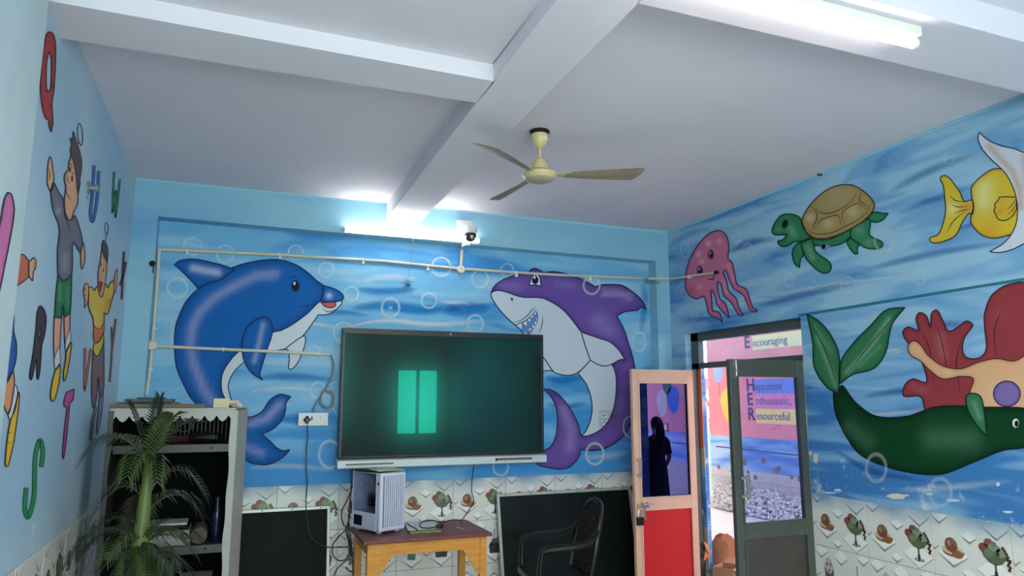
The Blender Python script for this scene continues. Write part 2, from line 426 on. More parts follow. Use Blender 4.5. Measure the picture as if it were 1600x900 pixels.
# the wall behind the camera, with the window that mirrors in the panel
k = (YF + (YF - YN)) / YF
def mirrored(px, py): p = onY(px, py, YF); return p[0] * k, EYE + (p[2] - EYE) * k
wx0, wz1 = mirrored(620, 574); wx1, wz0 = mirrored(687, 681); wx1 = min(wx1, XR - 0.06)
mb = MB(); Y0, Y1 = YN - 0.2, YN
vx0, vx1, vz0, vz1 = -0.6, 1.7, 1.2, 2.8
mb.box((XL - 0.2, Y0, 0), (vx0, Y1, CZ)); mb.box((vx1, Y0, 0), (wx0, Y1, CZ)); mb.box((vx0, Y0, 0), (vx1, Y1, vz0)); mb.box((vx0, Y0, vz1), (vx1, Y1, CZ)); mb.box((wx1, Y0, 0), (XR + 0.2, Y1, CZ)); mb.box((wx0, Y0, 0), (wx1, Y1, wz0)); mb.box((wx0, Y0, wz1), (wx1, Y1, CZ))
struct('wall_near', mb, M_near)
M_alu = mat('anodised_frame', (150, 150, 148), 0.35, 0.7)
def film_glass(name, tint, refl, rough=0.0, fac=0.2, haze=None):
    m = bpy.data.materials.new(name); m.use_nodes = True; nt = m.node_tree; N = nt.nodes; N.clear()
    o = N.new('ShaderNodeOutputMaterial'); t = N.new('ShaderNodeBsdfTransparent'); t.inputs[0].default_value = (*tint, 1)
    g = N.new('ShaderNodeBsdfGlossy'); g.inputs[0].default_value = (*refl, 1); g.inputs['Roughness'].default_value = rough
    x = N.new('ShaderNodeMixShader'); x.inputs[0].default_value = fac
    nt.links.new(t.outputs[0], x.inputs[1]); nt.links.new(g.outputs[0], x.inputs[2]); sh = x.outputs[0]
    if haze:   # the film scatters some of the daylight that falls on its far side
        tl = N.new('ShaderNodeBsdfTranslucent'); tl.inputs[0].default_value = (*haze, 1); ad = N.new('ShaderNodeAddShader')
        nt.links.new(sh, ad.inputs[0]); nt.links.new(tl.outputs[0], ad.inputs[1]); sh = ad.outputs[0]
    nt.links.new(sh, o.inputs[0]); return m
M_clear = film_glass('clear_pane', (0.9, 0.97, 0.93), (1, 1, 1), 0, 0.06)
M_film = film_glass('clear_blue_film_pane', (0.76, 0.82, 0.97), (0.45, 0.4, 0.8), 0.0, 0.05, (0.012, 0.02, 0.05))
M_film_d = film_glass('dark_blue_film_pane', (0.012, 0.012, 0.06), (0.30, 0.32, 0.78), 0.0, 0.22)
M_film_t = film_glass('frosted_film_pane', (0.72, 0.88, 0.97), (0.5, 0.5, 0.7), 0.05, 0.05, (0.03, 0.035, 0.045))
mb = MB(); w = 0.05; ym = YN - 0.1
for a, b in (((wx0, ym, wz0), (wx0 + w, ym + 0.05, wz1)), ((wx1 - w, ym, wz0), (wx1, ym + 0.05, wz1)), ((wx0, ym, wz0), (wx1, ym + 0.05, wz0 + w)), ((wx0, ym, wz1 - w), (wx1, ym + 0.05, wz1)), (((wx0 + wx1) / 2 - 0.03, ym, wz0), ((wx0 + wx1) / 2 + 0.03, ym + 0.05, wz1))): mb.box(a, b)
win = struct('window_1', mb, M_alu)
mb = MB()
for i in range(4): x = vx0 + (vx1 - vx0 - w) * i / 3; mb.box((x, ym, vz0), (x + w, ym + 0.05, vz1))
mb.box((vx0, ym, vz0), (vx1, ym + 0.05, vz0 + w)); mb.box((vx0, ym, vz1 - w), (vx1, ym + 0.05, vz1))
win2 = struct('window_added', mb, M_alu)  # unseen window, added so more daylight reaches the room
part('pane', MB().box((vx0, ym + 0.02, vz0), (vx1, ym + 0.026, vz1)), M_clear, win2)
part('pane', MB().box((wx0, ym + 0.02, wz0), (wx1, ym + 0.026, wz1)), M_clear, win)

# ------------------------------------------------------------------ wall tiles with printed fruit
TILE_MAT = vcol_mat('printed_ceramic_tile', 0.28, 0.5, 0.25, 55, (1, 1, 2.2))
CREAM = (226, 226, 218)
TW, TH = 0.463, 0.345
def tile_mesh(kind, w=TW - 0.003, h=TH - 0.003):
    mb = MB(); d = 0.006; b = 0.0025
    c = pc(CREAM)
    mb.add([(0,d,0),(w,d,0),(w,d,h),(0,d,h),(b,0,b),(w-b,0,b),(w-b,0,h-b),(b,0,h-b)], [(4,5,6,7),(0,1,5,4),(1,2,6,5),(2,3,7,6),(3,0,4,7)], c)
    pl = Ident((0, 0, 0), (w, 0, 0), (0, 0, h), (0, -1, 0))
    def poly(pts, col, layer=1): mb.add([pl.at(min(0.995, max(0.005, p[0])), min(0.995, max(0.005, p[1])), layer * 0.5) for p in pts], [tuple(range(len(pts)))], pc(col))
    asp = w / h
    def circ(cx, cy, rx, ry, col, layer=1, n=10): poly(ell(cx, cy, rx, ry * asp, n), col, layer)
    def chev(cx, cy, hw, hh, sgn=1, t=0.042, lite=True):
        if lite: poly([(cx - hw, cy + sgn*hh), (cx, cy), (cx + hw, cy + sgn*hh), (cx, cy + sgn*2*hh)][::int(sgn)], (242, 243, 238), 1)
        tt = t * sgn
        poly([(cx - hw, cy + sgn*hh), (cx - hw, cy + sgn*hh - tt*0.2), (cx, cy - tt), (cx, cy)], (132, 130, 126), 2)
        poly([(cx, cy), (cx, cy - tt), (cx + hw, cy + sgn*hh - tt*0.4), (cx + hw, cy + sgn*hh)], (160, 158, 152), 2)
    if kind == 'fruit':
        chev(0.27, 0.20, 0.20, 0.17, t=0.045); chev(0.79, 0.02, 0.22, 0.21, t=0.05)
        chev(0.50, 0.62, 0.10, 0.08); chev(0.12, 0.86, 0.13, 0.12); chev(0.46, 0.05, 0.09, 0.07); chev(0.84, 0.75, 0.18, 0.16, lite=False); chev(0.02, 0.42, 0.07, 0.06, lite=False)
        circ(0.28, 0.41, 0.145, 0.06, (128, 92, 62), 3, 14); circ(0.27, 0.44, 0.14, 0.055, (206, 186, 148), 4, 14); circ(0.335, 0.385, 0.075, 0.05, (146, 98, 64), 5)
        circ(0.26, 0.52, 0.085, 0.088, (126, 74, 56), 6, 14); circ(0.235, 0.545, 0.03, 0.04, (170, 124, 102), 7); poly([(0.29, 0.64), (0.335, 0.56), (0.32, 0.50), (0.27, 0.60)], (112, 120, 92), 7)
        circ(0.80, 0.16, 0.075, 0.022, (112, 120, 104), 3, 12); circ(0.80, 0.165, 0.05, 0.014, (206, 203, 192), 4); poly([(0.79, 0.16), (0.81, 0.16), (0.812, 0.36), (0.785, 0.36)], (82, 88, 70), 5); circ(0.80, 0.20, 0.022, 0.05, (56, 62, 46), 6, 8)
        poly([(0.63, 0.56), (0.66, 0.45), (0.72, 0.37), (0.80, 0.335), (0.88, 0.37), (0.93, 0.45), (0.96, 0.54), (0.80, 0.58)], (96, 104, 80), 3)
        circ(0.67, 0.58, 0.06, 0.055, (134, 76, 58), 4); circ(0.74, 0.66, 0.06, 0.055, (138, 82, 62), 4); circ(0.80, 0.60, 0.075, 0.05, (128, 146, 118), 5); circ(0.88, 0.54, 0.065, 0.05, (138, 156, 128), 5); circ(0.73, 0.51, 0.055, 0.045, (112, 132, 104), 5); circ(0.80, 0.66, 0.035, 0.03, (110, 130, 100), 6); circ(0.84, 0.52, 0.02, 0.03, (40, 62, 44), 7, 6)
        for i, (a, b) in enumerate([(0.905, 0.62), (0.925, 0.585), (0.94, 0.545), (0.955, 0.50), (0.945, 0.46), (0.965, 0.42), (0.95, 0.38), (0.97, 0.35), (0.958, 0.31), (0.975, 0.45)]): circ(a, b, 0.019, 0.019, ((76, 46, 46), (90, 52, 50))[i % 2], 8, 7)
    elif kind == 'dessert':
        chev(0.27, 0.06, 0.20, 0.17, t=0.045); chev(0.80, 0.05, 0.22, 0.20, t=0.05); chev(0.53, 0.30, 0.11, 0.10); chev(0.50, 0.75, 0.13, 0.12); chev(0.12, 0.80, 0.15, 0.13); chev(0.90, 0.84, 0.12, 0.10); chev(0.02, 0.42, 0.09, 0.08, lite=False)
        poly([(0.19, 0.22), (0.33, 0.20), (0.34, 0.40), (0.20, 0.40)], (84, 138, 130), 3); circ(0.27, 0.41, 0.125, 0.05, (196, 192, 166), 4, 14); poly([(0.18, 0.54), (0.20, 0.42), (0.27, 0.38), (0.34, 0.42), (0.36, 0.54)], (66, 96, 98), 5)
        poly([(0.17, 0.56), (0.19, 0.68), (0.23, 0.78), (0.27, 0.82), (0.31, 0.77), (0.35, 0.66), (0.36, 0.55), (0.27, 0.50)], (196, 170, 172), 6)
        for i in range(9): circ(0.2 + 0.017 * i, 0.56 + 0.06 * ((i * 7) % 4), 0.014, 0.024, ((98, 66, 72), (220, 200, 200))[i % 2], 7, 6)
        poly([(0.70, 0.22), (0.90, 0.22), (0.92, 0.42), (0.88, 0.50), (0.74, 0.52), (0.68, 0.40)], (70, 58, 62), 3); circ(0.78, 0.50, 0.05, 0.05, (112, 84, 96), 4); circ(0.85, 0.52, 0.05, 0.05, (150, 124, 136), 4); circ(0.74, 0.42, 0.03, 0.03, (34, 26, 30), 5); poly([(0.77, 0.55), (0.79, 0.55), (0.795, 0.78), (0.775, 0.78)], (150, 146, 148), 5)
    else:
        for cx, cy in ((0.26, 0.80), (0.78, 0.72), (0.52, 0.50), (0.05, 0.45), (0.95, 0.40), (0.30, 0.26), (0.70, 0.20)): chev(cx, cy, 0.2, 0.17, -1, 0.045)
    return mb.mesh('tile_' + kind, True)
TM = {'fruit': tile_mesh('fruit'), 'dessert': tile_mesh('dessert'), 'plain': tile_mesh('plain', h=DADO - 2 * TH - 0.004)}
for t in TM.values(): t.materials.append(TILE_MAT)
def lay(wall, start, n, place, rz):
    for r, kind in enumerate(('fruit', 'dessert', 'plain')):
        z = DADO - TH * (r + 1) + 0.0015 if r < 2 else 0.002
        for i in range(n):
            o = bpy.data.objects.new('tile', TM[kind]); COL.objects.link(o); o.parent = wall
            p = place(start, i); o.location = (p[0], p[1], z); o.rotation_euler = (0, 0, rz)
M_grout = mat('grey_grout', (178, 176, 170), 0.8)
link('grout_bed', MB().box((RL, YB - 0.003, 0), (RR, YB, DADO)).mesh('grout_bed'), M_grout, wall_back)
link('grout_bed', MB().box((XR - 0.003, JY0 - 7 * 0.461, 0), (XR, JY0 - 0.001, DADO)).mesh('grout_bed'), M_grout, wall_right)
link('grout_bed', MB().box((XL, YF - 6 * TW, 0), (XL + 0.003, YF, DADO)).mesh('grout_bed'), M_grout, wall_left)
j0 = onY(708, 775, YB)[0]; i0 = int((j0 - RL) / TW)
lay(wall_back, j0 - i0 * TW, int((RR - (j0 - i0 * TW)) / TW), lambda s, i: (s + i * TW, YB - 0.006), 0)
lay(wall_right, JY0, 7, lambda s, i: (XR - 0.006, s - 0.001 - i * 0.461), -math.pi / 2)
lay(wall_left, YF, 6, lambda s, i: (XL + 0.006, YF - TW - i * TW), math.pi / 2)

# blue overspray on the upper edge of the tiles
def overspray(parent, pts, col=(96, 158, 206)):
    m = MB(); n = len(pts)
    for k, (z, al) in enumerate(((DADO, 0.75), (DADO - 0.035, 0.45), (DADO - 0.08, 0.15), (DADO - 0.13, 0.0))):
        for i, (x, y) in enumerate(pts): m.v.append((x, y, z)); m.c.append(pc(col, al * (0.55 + 0.45 * math.sin(i * 1.9) * math.sin(i * 0.7 + 1))))
    m.f = [(k*n+i, k*n+i+1, (k+1)*n+i+1, (k+1)*n+i) for k in range(3) for i in range(n - 1)]
    return link('blue_overspray', m.mesh('blue_overspray', True), PAINT, parent)
overspray(wall_back, [(x, YB - 0.0085) for x in np.linspace(RL, RR, 40)])
overspray(wall_right, [(XR - 0.0085, y) for y in np.linspace(JY0 - 0.002, JY0 - 7 * 0.461, 30)])
# thin painted cornice strips and the teal band
def cornice(parent, pl, a, b, w, col, name='painted_line'):
    m = MB(); stroke(m, pl, [a, b], w, col, 3, smooth=False); return link(name, m.mesh(name, True), PAINT, parent)
cornice(frame_back, PL_F, (213, 278.5), (1043, 363), 3.2, (150, 206, 226))
cornice(wall_right, PL_R, (1043.5, 363.5), (1600, 149), 3.2, (150, 206, 226))
cornice(wall_right, PL_R, (1248, 493), (1640, 430), 4.5, (46, 118, 140))

# ------------------------------------------------------------------ murals: back wall
W = wall_back
DEEP, PALE = (14, 134, 206), (224, 240, 248)
for pts, w_, col, al in (([(545,482),(600,478),(660,484),(725,480)], 11, DEEP, .85), ([(556,452),(600,455),(655,452)], 8, DEEP, .6), ([(690,488),(730,482),(768,480)], 12, DEEP, .8), ([(530,514),(600,501),(680,507),(765,500)], 6, PALE, .7), ([(556,440),(610,432),(660,438)], 7, PALE, .5), ([(680,470),(725,474),(768,472)], 6, PALE, .6), ([(395,592),(450,588),(525,594)], 9, DEEP, .55), ([(385,612),(450,606),(520,612)], 7, PALE, .5), ([(440,512),(480,505),(535,512)], 5, PALE, .6), ([(500,492),(535,488),(580,494)], 6, DEEP, .5), ([(395,650),(460,655),(525,650)], 9, DEEP, .45), ([(385,732),(450,728),(525,735)], 6, PALE, .35), ([(850,590),(880,594),(915,588)], 8, DEEP, .7), ([(850,630),(880,636),(920,628)], 7, DEEP, .5), ([(905,715),(950,712),(985,706)], 8, PALE, .35), ([(262,470),(272,520),(266,560)], 10, PALE, .3), ([(1000,530),(1008,470),(1004,440)], 8, DEEP, .4)):
    softstroke(W, 'painted_wave', PL_B, pts, w_, col, al)
BLUE, BLUE_D = (8, 96, 172), (6, 72, 142); LILAC = (170, 172, 214)
tailp = [(384,651),(397,650),(410,642),(420,627),(430,619),(440,616),(454.5,619.5,1),(447,630),(446,642),(440,657),(427,670),(415,676),(409,678,1),(417,685),(422,689),(432,699),(442,704),(453,702.5,1),(447,710),(435,719),(417,726),(400,725),(387,721),(368,706),(345,684),(310,636),(297,620),(285,597),(276,575),(273,552),(272.5,530),(275,507),(282.5,487),(290,472),(300,460),(310,451),(330,435),(352,424),(366,417),(385,411),(415,406),(440,406.7),(462.5,413.7),(480,425),(495,438.7),(505,446),(506,456),(502,468),(495,475,1),(480,490),(460,505),(440,516),(426,519.5),(400,532),(372,550),(355,570),(347,587),(346,605),(350,620),(358,634),(370,645)]
dolphin = figure(W, 'dolphin_painting', PL_B, tailp, BLUE, 2, edge=(BLUE_D, 12), hi=[([(430,428),(400,431),(362,449),(335,465),(312,487),(300,512),(297,537),(302,567),(317,605),(332,630)], 7, LILAC, 0.55), ([(392,662),(415,655),(437,632)], 6, LILAC, 0.6), ([(384,698),(408,708)], 6, LILAC, 0.5)],
    lines=[[(465,477.5),(477,479),(491,475)], [(451,436),(459,432.5),(466,435.5)]], label='blue smiling dolphin painted on the wall')
figure(dolphin, 'belly', PL_B, [(502,470,1),(512,472),(522,472),(532,470),(534,474),(527,482),(517,489),(507,492),(497,492,1),(487,507),(474,524),(460,536),(446,545),(417,550),(395,557),(380,567),(365,582),(357,600),(359,617),(370,640,1),(360,634),(350,620),(346,605),(347,587),(355,570),(372,550),(400,532),(426,519.5),(440,516),(460,505),(480,490),(495,475)], (206, 216, 224), 3, lines=[[(503,482),(512,487),(524,484)]], label='white belly')
figure(dolphin, 'fin', PL_B, [(272.5,413.7,1),(282.5,407),(305,405),(330,410),(350,415),(362.5,420),(366,422.5,1),(345,437),(325,443),(309,451,1),(302,442),(292,432),(280,420)], BLUE, 4, edge=(BLUE_D, 7), hi=[([(302,419),(322,423),(340,426)], 6, (190, 196, 226), 0.75)], label='dorsal fin')
figure(dolphin, 'flipper', PL_B, [(411,495),(400,499),(387,510),(380,525),(378,540),(380,560),(387,575),(397,586),(411,594,1),(406,585),(410,570),(417,547),(424,527),(426,512),(422,500),(416,496)], BLUE, 5, edge=(BLUE_D, 7), hi=[([(411,507),(405,535),(397,565)], 4, LILAC, 0.6)])
figure(dolphin, 'flipper', PL_B, [(474,525),(477,535),(472,552),(465,567),(457,576),(451,575),(452,560),(450,547),(447,544)], (206, 216, 224), 4, label='white far flipper')
figure(dolphin, 'beak', PL_B, [(505,446,1),(515,448.7),(527.5,453.7),(536,461),(536,467.5),(532,470),(522,472),(512,472),(501,470,1),(505,458)], BLUE, 5, edge=(BLUE_D, 5), hi=[([(514,462)], 5, (190, 200, 230), 0.8)])
figure(dolphin, 'mouth', PL_B, [(501,472,1),(512,472.5),(524,471.5,1),(524,478),(517,481),(508,479)], (206, 92, 84), 6, label='red open mouth')
def eye_dot(mb, pl, layer): fill(mb, pl, ell(460, 443, 1.6, 2.6, 8), (225, 230, 235), layer + 2)
figure(dolphin, 'eye', PL_B, ell(461.7, 447, 5.6, 8), (20, 26, 44), 6, extra=eye_dot)

PURP, PURP_D = (106, 80, 158), (84, 60, 128)
sharkp = [(767,458,1),(772,447.5),(785,437.5),(805,430),(824,426),(830,421),(837,419.5),(845,423),(850,426),(865,424.5),(885,428),(905,435),(920,442),(930,448,1),(940,445),(955,444.5),(972,446),(987,455),(1000,466),(1007,477),(1009,484,1),(1002,480.5),(996,485,1),(985,486),(975,487.5,1),(964,494,1),(975,515),(982,537),(989,560),(994,590),(995,620),(992,645),(982,669),(973,682),(960,693),(944,701),(929,704),(913,703),(908,702,1),(902,718),(889,730),(873,733),(853,730),(838,724),(843,712),(850,704),(860,698),(868,682),(870.7,660),(869,638),(862,622),(855.6,614),(849,608,1),(860,609),(873,616.7),(889,635.6),(902,660),(908,681.5,1),(920,680.5),(935.6,673),(949,660),(958,640),(962,618),(962.7,593),(960,578),(955.6,569,1),(969,562),(976,562.5,1),(972,555),(965,545),(952,534),(937,529),(908,519),(893,499),(880,484.7),(866.7,475),(850.7,467),(840,465),(820,464.7),(806.7,462),(792,456.7),(780,454),(772,455)]
shark = figure(W, 'shark_painting', PL_B, sharkp, PURP, 2, edge=(PURP_D, 10), hi=[([(785,446),(808,449)], 8, (140, 118, 188), 0.5), ([(945,458),(965,458),(985,464)], 5, (176, 166, 210), 0.55), ([(870,443),(895,447)], 6, (140, 124, 190), 0.4), ([(935,500),(950,515)], 14, (150, 132, 192), 0.5), ([(975,600),(970,640)], 8, (134, 112, 176), 0.45), ([(880,640),(893,670),(890,700)], 8, (160, 140, 196), 0.5)], label='purple grinning shark painted on the wall')
WHT = (198, 208, 220)
figure(shark, 'belly', PL_B, [(767,458,1),(772,455),(780,454),(792,456.7),(806.7,462),(820,464.7),(840,465),(850.7,467),(866.7,475),(880,484.7),(893,499),(908,519,1),(914,540),(918,551),(922,563,1),(913,573),(901,583),(888,586.7),(875.6,585),(864,580),(850,560),(835,545),(822,530),(815,515),(806.7,509),(800,504),(786.7,491),(776,478),(768,464.7)], WHT, 3, lines=[[(848,494),(847,506),(842,523)]], label='white belly')
figure(shark, 'belly', PL_B, [(903,583,1),(913,573),(922,563,1),(935.6,570),(946.7,571.8),(955.6,569,1),(960,578),(962.7,593),(962,618),(958,640),(949,660),(935.6,673),(920,680.5),(908,681.5,1),(915.6,673),(922,658),(925,640),(923,620),(915.6,600)], WHT, 3, label='white underside of the tail')
figure(shark, 'flipper', PL_B, [(908,519,1),(937,529),(952,534),(965,545),(972,555),(976,562.5,1),(969,562),(955.6,569),(946.7,571.8),(935.6,570),(922,563,1),(918,551),(914,540)], WHT, 4)
figure(shark, 'flipper', PL_B, [(846,554,1),(857,570),(864,580,1),(856,579),(844,578)], WHT, 2.5)
def teeth(mb, pl, layer):
    z = lambda a: [(760 + x / 7.5, 410 + y / 7.5) for x, y in a]
    for t in ([(345,735),(415,790),(415,710)], [(420,712),(475,755),(472,680)], [(475,680),(520,700),(512,640)], [(515,640),(548,655),(548,605)], [(550,605),(580,620),(582,560)], [(440,845),(490,840),(440,805)], [(495,815),(495,770),(545,780)], [(545,775),(530,725),(575,750)], [(575,745),(555,690),(590,700)], [(590,695),(575,650),(597,655)]):
        q = z(t); fill(mb, pl, q, (214, 220, 232), layer + 1, smooth=False); stroke(mb, pl, q, 0.7, INK, layer + 1.5, True, smooth=False)
figure(shark, 'mouth', PL_B, [(804.7,508,1),(818.7,502),(830.7,492.7),(837,484.7,1),(840,494),(838,506),(832,515),(825,522.7),(818.7,522.7,1),(812,515)], (86, 142, 196), 4, lw=0.9, extra=teeth, lines=[[(801,504),(813,501),(824,493),(832.7,482.7),(836.7,480.7)]], label='grinning mouth with pointed teeth')
def pupil(mb, pl, layer):
    fill(mb, pl, ell(836, 437.6, 5, 6.4), (18, 20, 34), layer + 1); fill(mb, pl, ell(835, 434, 1.6, 2), (235, 238, 244), layer + 2)
figure(shark, 'eye', PL_B, [(827,446.5,1),(829,437),(832,431),(838,429),(843,433),(845,447.5,1),(836,445)], (214, 218, 230), 5, extra=pupil)
figure(shark, 'nostril', PL_B, ell(799.7, 467.6, 1.8, 2.8, 10, -0.3), (70, 66, 84), 5, ink=None)
for b in ((301,385,14,14),(352,397,14,14),(462,395,12,12),(277,450,16,16),(510,422,12,12),(549,459,11,11),(610,481,14,15),(670,470,12,12),(689,417,15,15),(750,436,13,14),(742,506,13,14),(537,520,16,16),(792,422,10,10),(924,446,13,14),(998,534,11,15),(537,522,10,12),(497,610,12,13),(491,550,10,10),(515,710,17,22),(782,730,12,13),(929,709,14,17),(985,667,12,17)):
    bubble(W, PL_B, *b, k=0.9, dot=b[0] in (998, 610))
m = MB()
for r_ in ((936,642,967,666), (938,644,951,654), (953,644,966,654), (938,656,951,665), (953,656,966,665)): stroke(m, PL_B, [(r_[0],r_[1]),(r_[2],r_[1]),(r_[2],r_[3]),(r_[0],r_[3])], 0.7, (96, 92, 128), 6, True, smooth=False)
for q in ((940.5,661.5),(944,659.5),(947,661.5),(957,650),(961,650),(942,649),(946,649)): fill(m, PL_B, ell(*q, 0.9, 1.2, 8), (40, 40, 60), 6)
o = link('painted_over_switchboard', m.mesh('painted_over_switchboard', True), PAINT, W); o['label'] = 'switchboard painted over on the shark tail'
for b in ((787,376,7,7),(1034,539,6,9)): bubble(frame_back, PL_F, *b, k=0.6)

# ------------------------------------------------------------------ murals: right wall
W = wall_right
for pts, w_, col, al in (([(1385,303),(1450,268),(1530,238)], 9, (72, 128, 192), .45), ([(1400,335),(1470,308),(1520,292)], 7, (72, 128, 192), .4), ([(1180,480),(1250,462),(1340,442)], 8, (56, 118, 190), .5), ([(1345,424),(1440,400),(1570,378)], 8, (56, 118, 190), .45), ([(1200,462),(1300,446),(1430,428)], 5, PALE, .5), ([(1130,480),(1170,470),(1215,468)], 5, PALE, .4), ([(1140,395),(1170,380),(1215,372)], 8, (44, 104, 178), .45), ([(1420,520),(1470,508),(1530,506)], 8, (58, 120, 186), .5), ([(1330,560),(1390,548),(1420,546)], 8, PALE, .4), ([(1345,620),(1420,610),(1500,612)], 8, (50, 114, 184), .6), ([(1310,640),(1370,648),(1480,636)], 5, PALE, .4), ([(1300,700),(1360,735),(1450,752)], 7, (40, 100, 170), .5), ([(1400,765),(1480,762),(1590,750)], 8, PALE, .3)):
    softstroke(W, 'painted_wave', PL_R, pts, w_, col, al)
Zj = lambda a: [(1060 + p[0] / 5.63, 350 + p[1] / 5.63) + tuple(p[2:]) for p in a]
jel = [(345,58),(400,75),(435,130),(447,210),(440,300),(475,340),(495,430),(520,530),(600,575),(635,680),(660,740),(697,760,1),(680,775),(635,760),(605,700),(570,625),(490,570),(450,490),(420,415),(400,425),(425,500),(445,590),(510,655),(535,740),(575,800,1),(545,805),(510,770),(465,690),(400,630),(380,550),(355,510),(345,520),(350,590),(370,660),(420,710),(450,825,1),(410,790),(345,715),(325,640),(300,585),(290,600),(295,680),(305,760),(360,780),(390,870,1),(350,830),(290,810),(262,770),(245,690),(220,640),(160,660),(100,630),(65,570),(60,480),(80,370),(130,250),(200,150),(270,85)]
def jelly_marks(mb, pl, layer):
    for a in ([(288,268)], [(190,410)]):
        x, y = Zj(a)[0]
        fill(mb, pl, ell(x, y, 4.4, 7.4), (150, 80, 110), layer + 1); stroke(mb, pl, ell(x, y, 4.4, 7.4), 0.9, INK, layer + 1.5, True)
        fill(mb, pl, ell(x + 0.6, y + 0.4, 2.8, 5), (30, 22, 50), layer + 2); fill(mb, pl, ell(x - 0.6, y - 2, 0.9, 1.3), (235, 225, 235), layer + 3)
jelly = figure(W, 'jellyfish_painting', PL_R, Zj(jel), (206, 116, 148), 2, ink=(48, 40, 96), edge=((176, 88, 118), 5), extra=jelly_marks, lines=[Zj([(255,480),(290,485),(310,462),(325,440)]), Zj([(262,482),(285,492),(312,486),(322,450)])],
    hi=[(Zj([(265,170)]), 4, (236, 190, 206), 0.7), (Zj([(360,150)]), 4, (236, 190, 206), 0.6), (Zj([(182,262)]), 4, (236, 190, 206), 0.7), (Zj([(210,330)]), 3.5, (236, 190, 206), 0.7), (Zj([(182,552)]), 4, (240, 170, 180), 0.7), (Zj([(120,580)]), 7, (206, 82, 92), 0.7), (Zj([(330,620),(360,690)]), 2.2, (232, 160, 184), 0.6), (Zj([(440,360),(490,500)]), 2.5, (232, 160, 184), 0.6), (Zj([(400,500),(430,610)]), 2.5, (232, 160, 184), 0.6), (Zj([(600,640),(640,740)]), 4, (214, 92, 90), 0.7)], label='pink smiling jellyfish painted on the wall')
Zt = lambda a: [(1190 + p[0] / 5.624, 280 + p[1] / 5.624) + tuple(p[2:]) for p in a]
G, GD, GL = (48, 124, 84), (28, 92, 60), (116, 170, 140)
tb = figure(W, 'turtle_painting', PL_R, Zt([(435,520),(520,530),(600,525),(740,460),(800,430),(790,510),(720,560),(640,585),(540,588),(465,580),(380,545)]), G, 2, edge=(GD, 4), ink=(18, 40, 44), label='green sea turtle painted on the wall')
figure(tb, 'flipper', PL_R, Zt([(345,555),(290,590),(270,660),(290,740),(335,780,1),(345,700),(368,675),(362,600)]), G, 2.4, edge=(GD, 4), ink=(18, 40, 44))
figure(tb, 'flipper', PL_R, Zt([(785,512),(860,575),(845,600),(848,655,1),(815,655),(770,600),(750,545)]), G, 2.4, edge=(GD, 4), ink=(18, 40, 44))
figure(tb, 'tail', PL_R, Zt([(985,290),(1060,298),(1115,300,1),(1070,355),(1010,380),(950,365),(930,345)]), G, 2.4, edge=(GD, 4), ink=(18, 40, 44))
figure(tb, 'flipper', PL_R, Zt([(800,430),(930,350),(960,380),(950,480),(1000,520),(1055,545),(1068,580),(1030,612),(930,608),(860,570),(785,510)]), G, 3, edge=(GD, 4), hi=[(Zt([(860,450)]), 8, GL, 0.5), (Zt([(940,560)]), 7, GL, 0.5)], ink=(18, 40, 44))
figure(tb, 'flipper', PL_R, Zt([(352,560),(435,520),(465,580),(470,620),(510,665),(590,720),(615,770),(600,810),(555,828),(490,800),(400,710),(370,640)]), G, 3, edge=(GD, 4), hi=[(Zt([(410,600),(450,690)]), 5, GL, 0.6)], ink=(18, 40, 44))
def turtle_eye(mb, pl, layer):
    fill(mb, pl, ell(*Zt([(208,393)])[0], 4.6, 7, 14, 0.3), (18, 38, 38), layer + 1); fill(mb, pl, ell(*Zt([(206,392)])[0], 2.2, 4.8, 10, 0.3), (10, 14, 18), layer + 2)
figure(tb, 'head', PL_R, Zt([(355,370),(335,335),(290,312),(230,305),(170,320),(120,380),(92,450),(110,485),(150,492),(220,488,1),(190,530),(150,540),(145,560),(175,590),(220,590),(260,570),(300,548),(360,548),(435,520),(390,460)]), G, 3.5, edge=(GD, 5), hi=[(Zt([(285,490),(260,430)]), 6, GL, 0.55), (Zt([(150,440)]), 5, GL, 0.3)], extra=turtle_eye, ink=(18, 40, 44))
SH = (166, 140, 88)
lnp = [[(360,395),(400,440),(460,475),(520,482),(620,470),(740,415),(860,350),(935,280),(975,200)], [(440,225),(500,280),(550,300),(620,295),(720,250),(800,185),(850,95)], [(430,240),(480,290),(490,340),(460,410),(440,455)], [(465,458),(490,400),(520,360),(600,330),(670,318),(690,350),(710,425)], [(745,412),(715,350),(712,300),(740,265),(830,215),(870,225),(940,275)], [(880,95),(862,180),(890,210),(960,250)]]
figure(tb, 'shell', PL_R, Zt([(355,380),(380,300),(430,225),(500,150),(600,80),(700,50),(790,50),(870,85),(950,150),(990,210),(990,260),(940,330),(850,400),(740,460),(620,510),(520,525),(450,510),(390,460)]), SH, 4, edge=((140, 112, 62), 5), ink=(44, 34, 24), lines=[Zt(l) for l in lnp], hi=[(Zt([(430,340)]), 6, (210, 196, 168), 0.7), (Zt([(590,390)]), 8, (206, 190, 156), 0.6), (Zt([(800,285)]), 9, (206, 190, 156), 0.6), (Zt([(680,150)]), 22, (184, 166, 128), 0.5)], label='brown plated shell')
Zf = lambda a: [(1440 + p[0] / 4.5, 200 + p[1] / 4.5) + tuple(p[2:]) for p in a]
Ye, YeD, YeL = (214, 186, 56), (196, 136, 40), (226, 218, 150)
ff = figure(W, 'fish_painting', PL_R, Zf([(570,290),(490,295),(400,360),(352,420),(355,490),(365,560),(345,640),(365,695),(430,755),(510,775),(590,760),(660,735),(720,650),(730,550),(700,400),(640,330)]), Ye, 3, edge=(YeD, 7), ink=(20, 26, 40), hi=[(Zf([(450,420),(440,520)]), 14, YeL, 0.75), (Zf([(480,720)]), 14, (206, 136, 36), 0.5)], label='yellow fish with white fins painted on the wall')
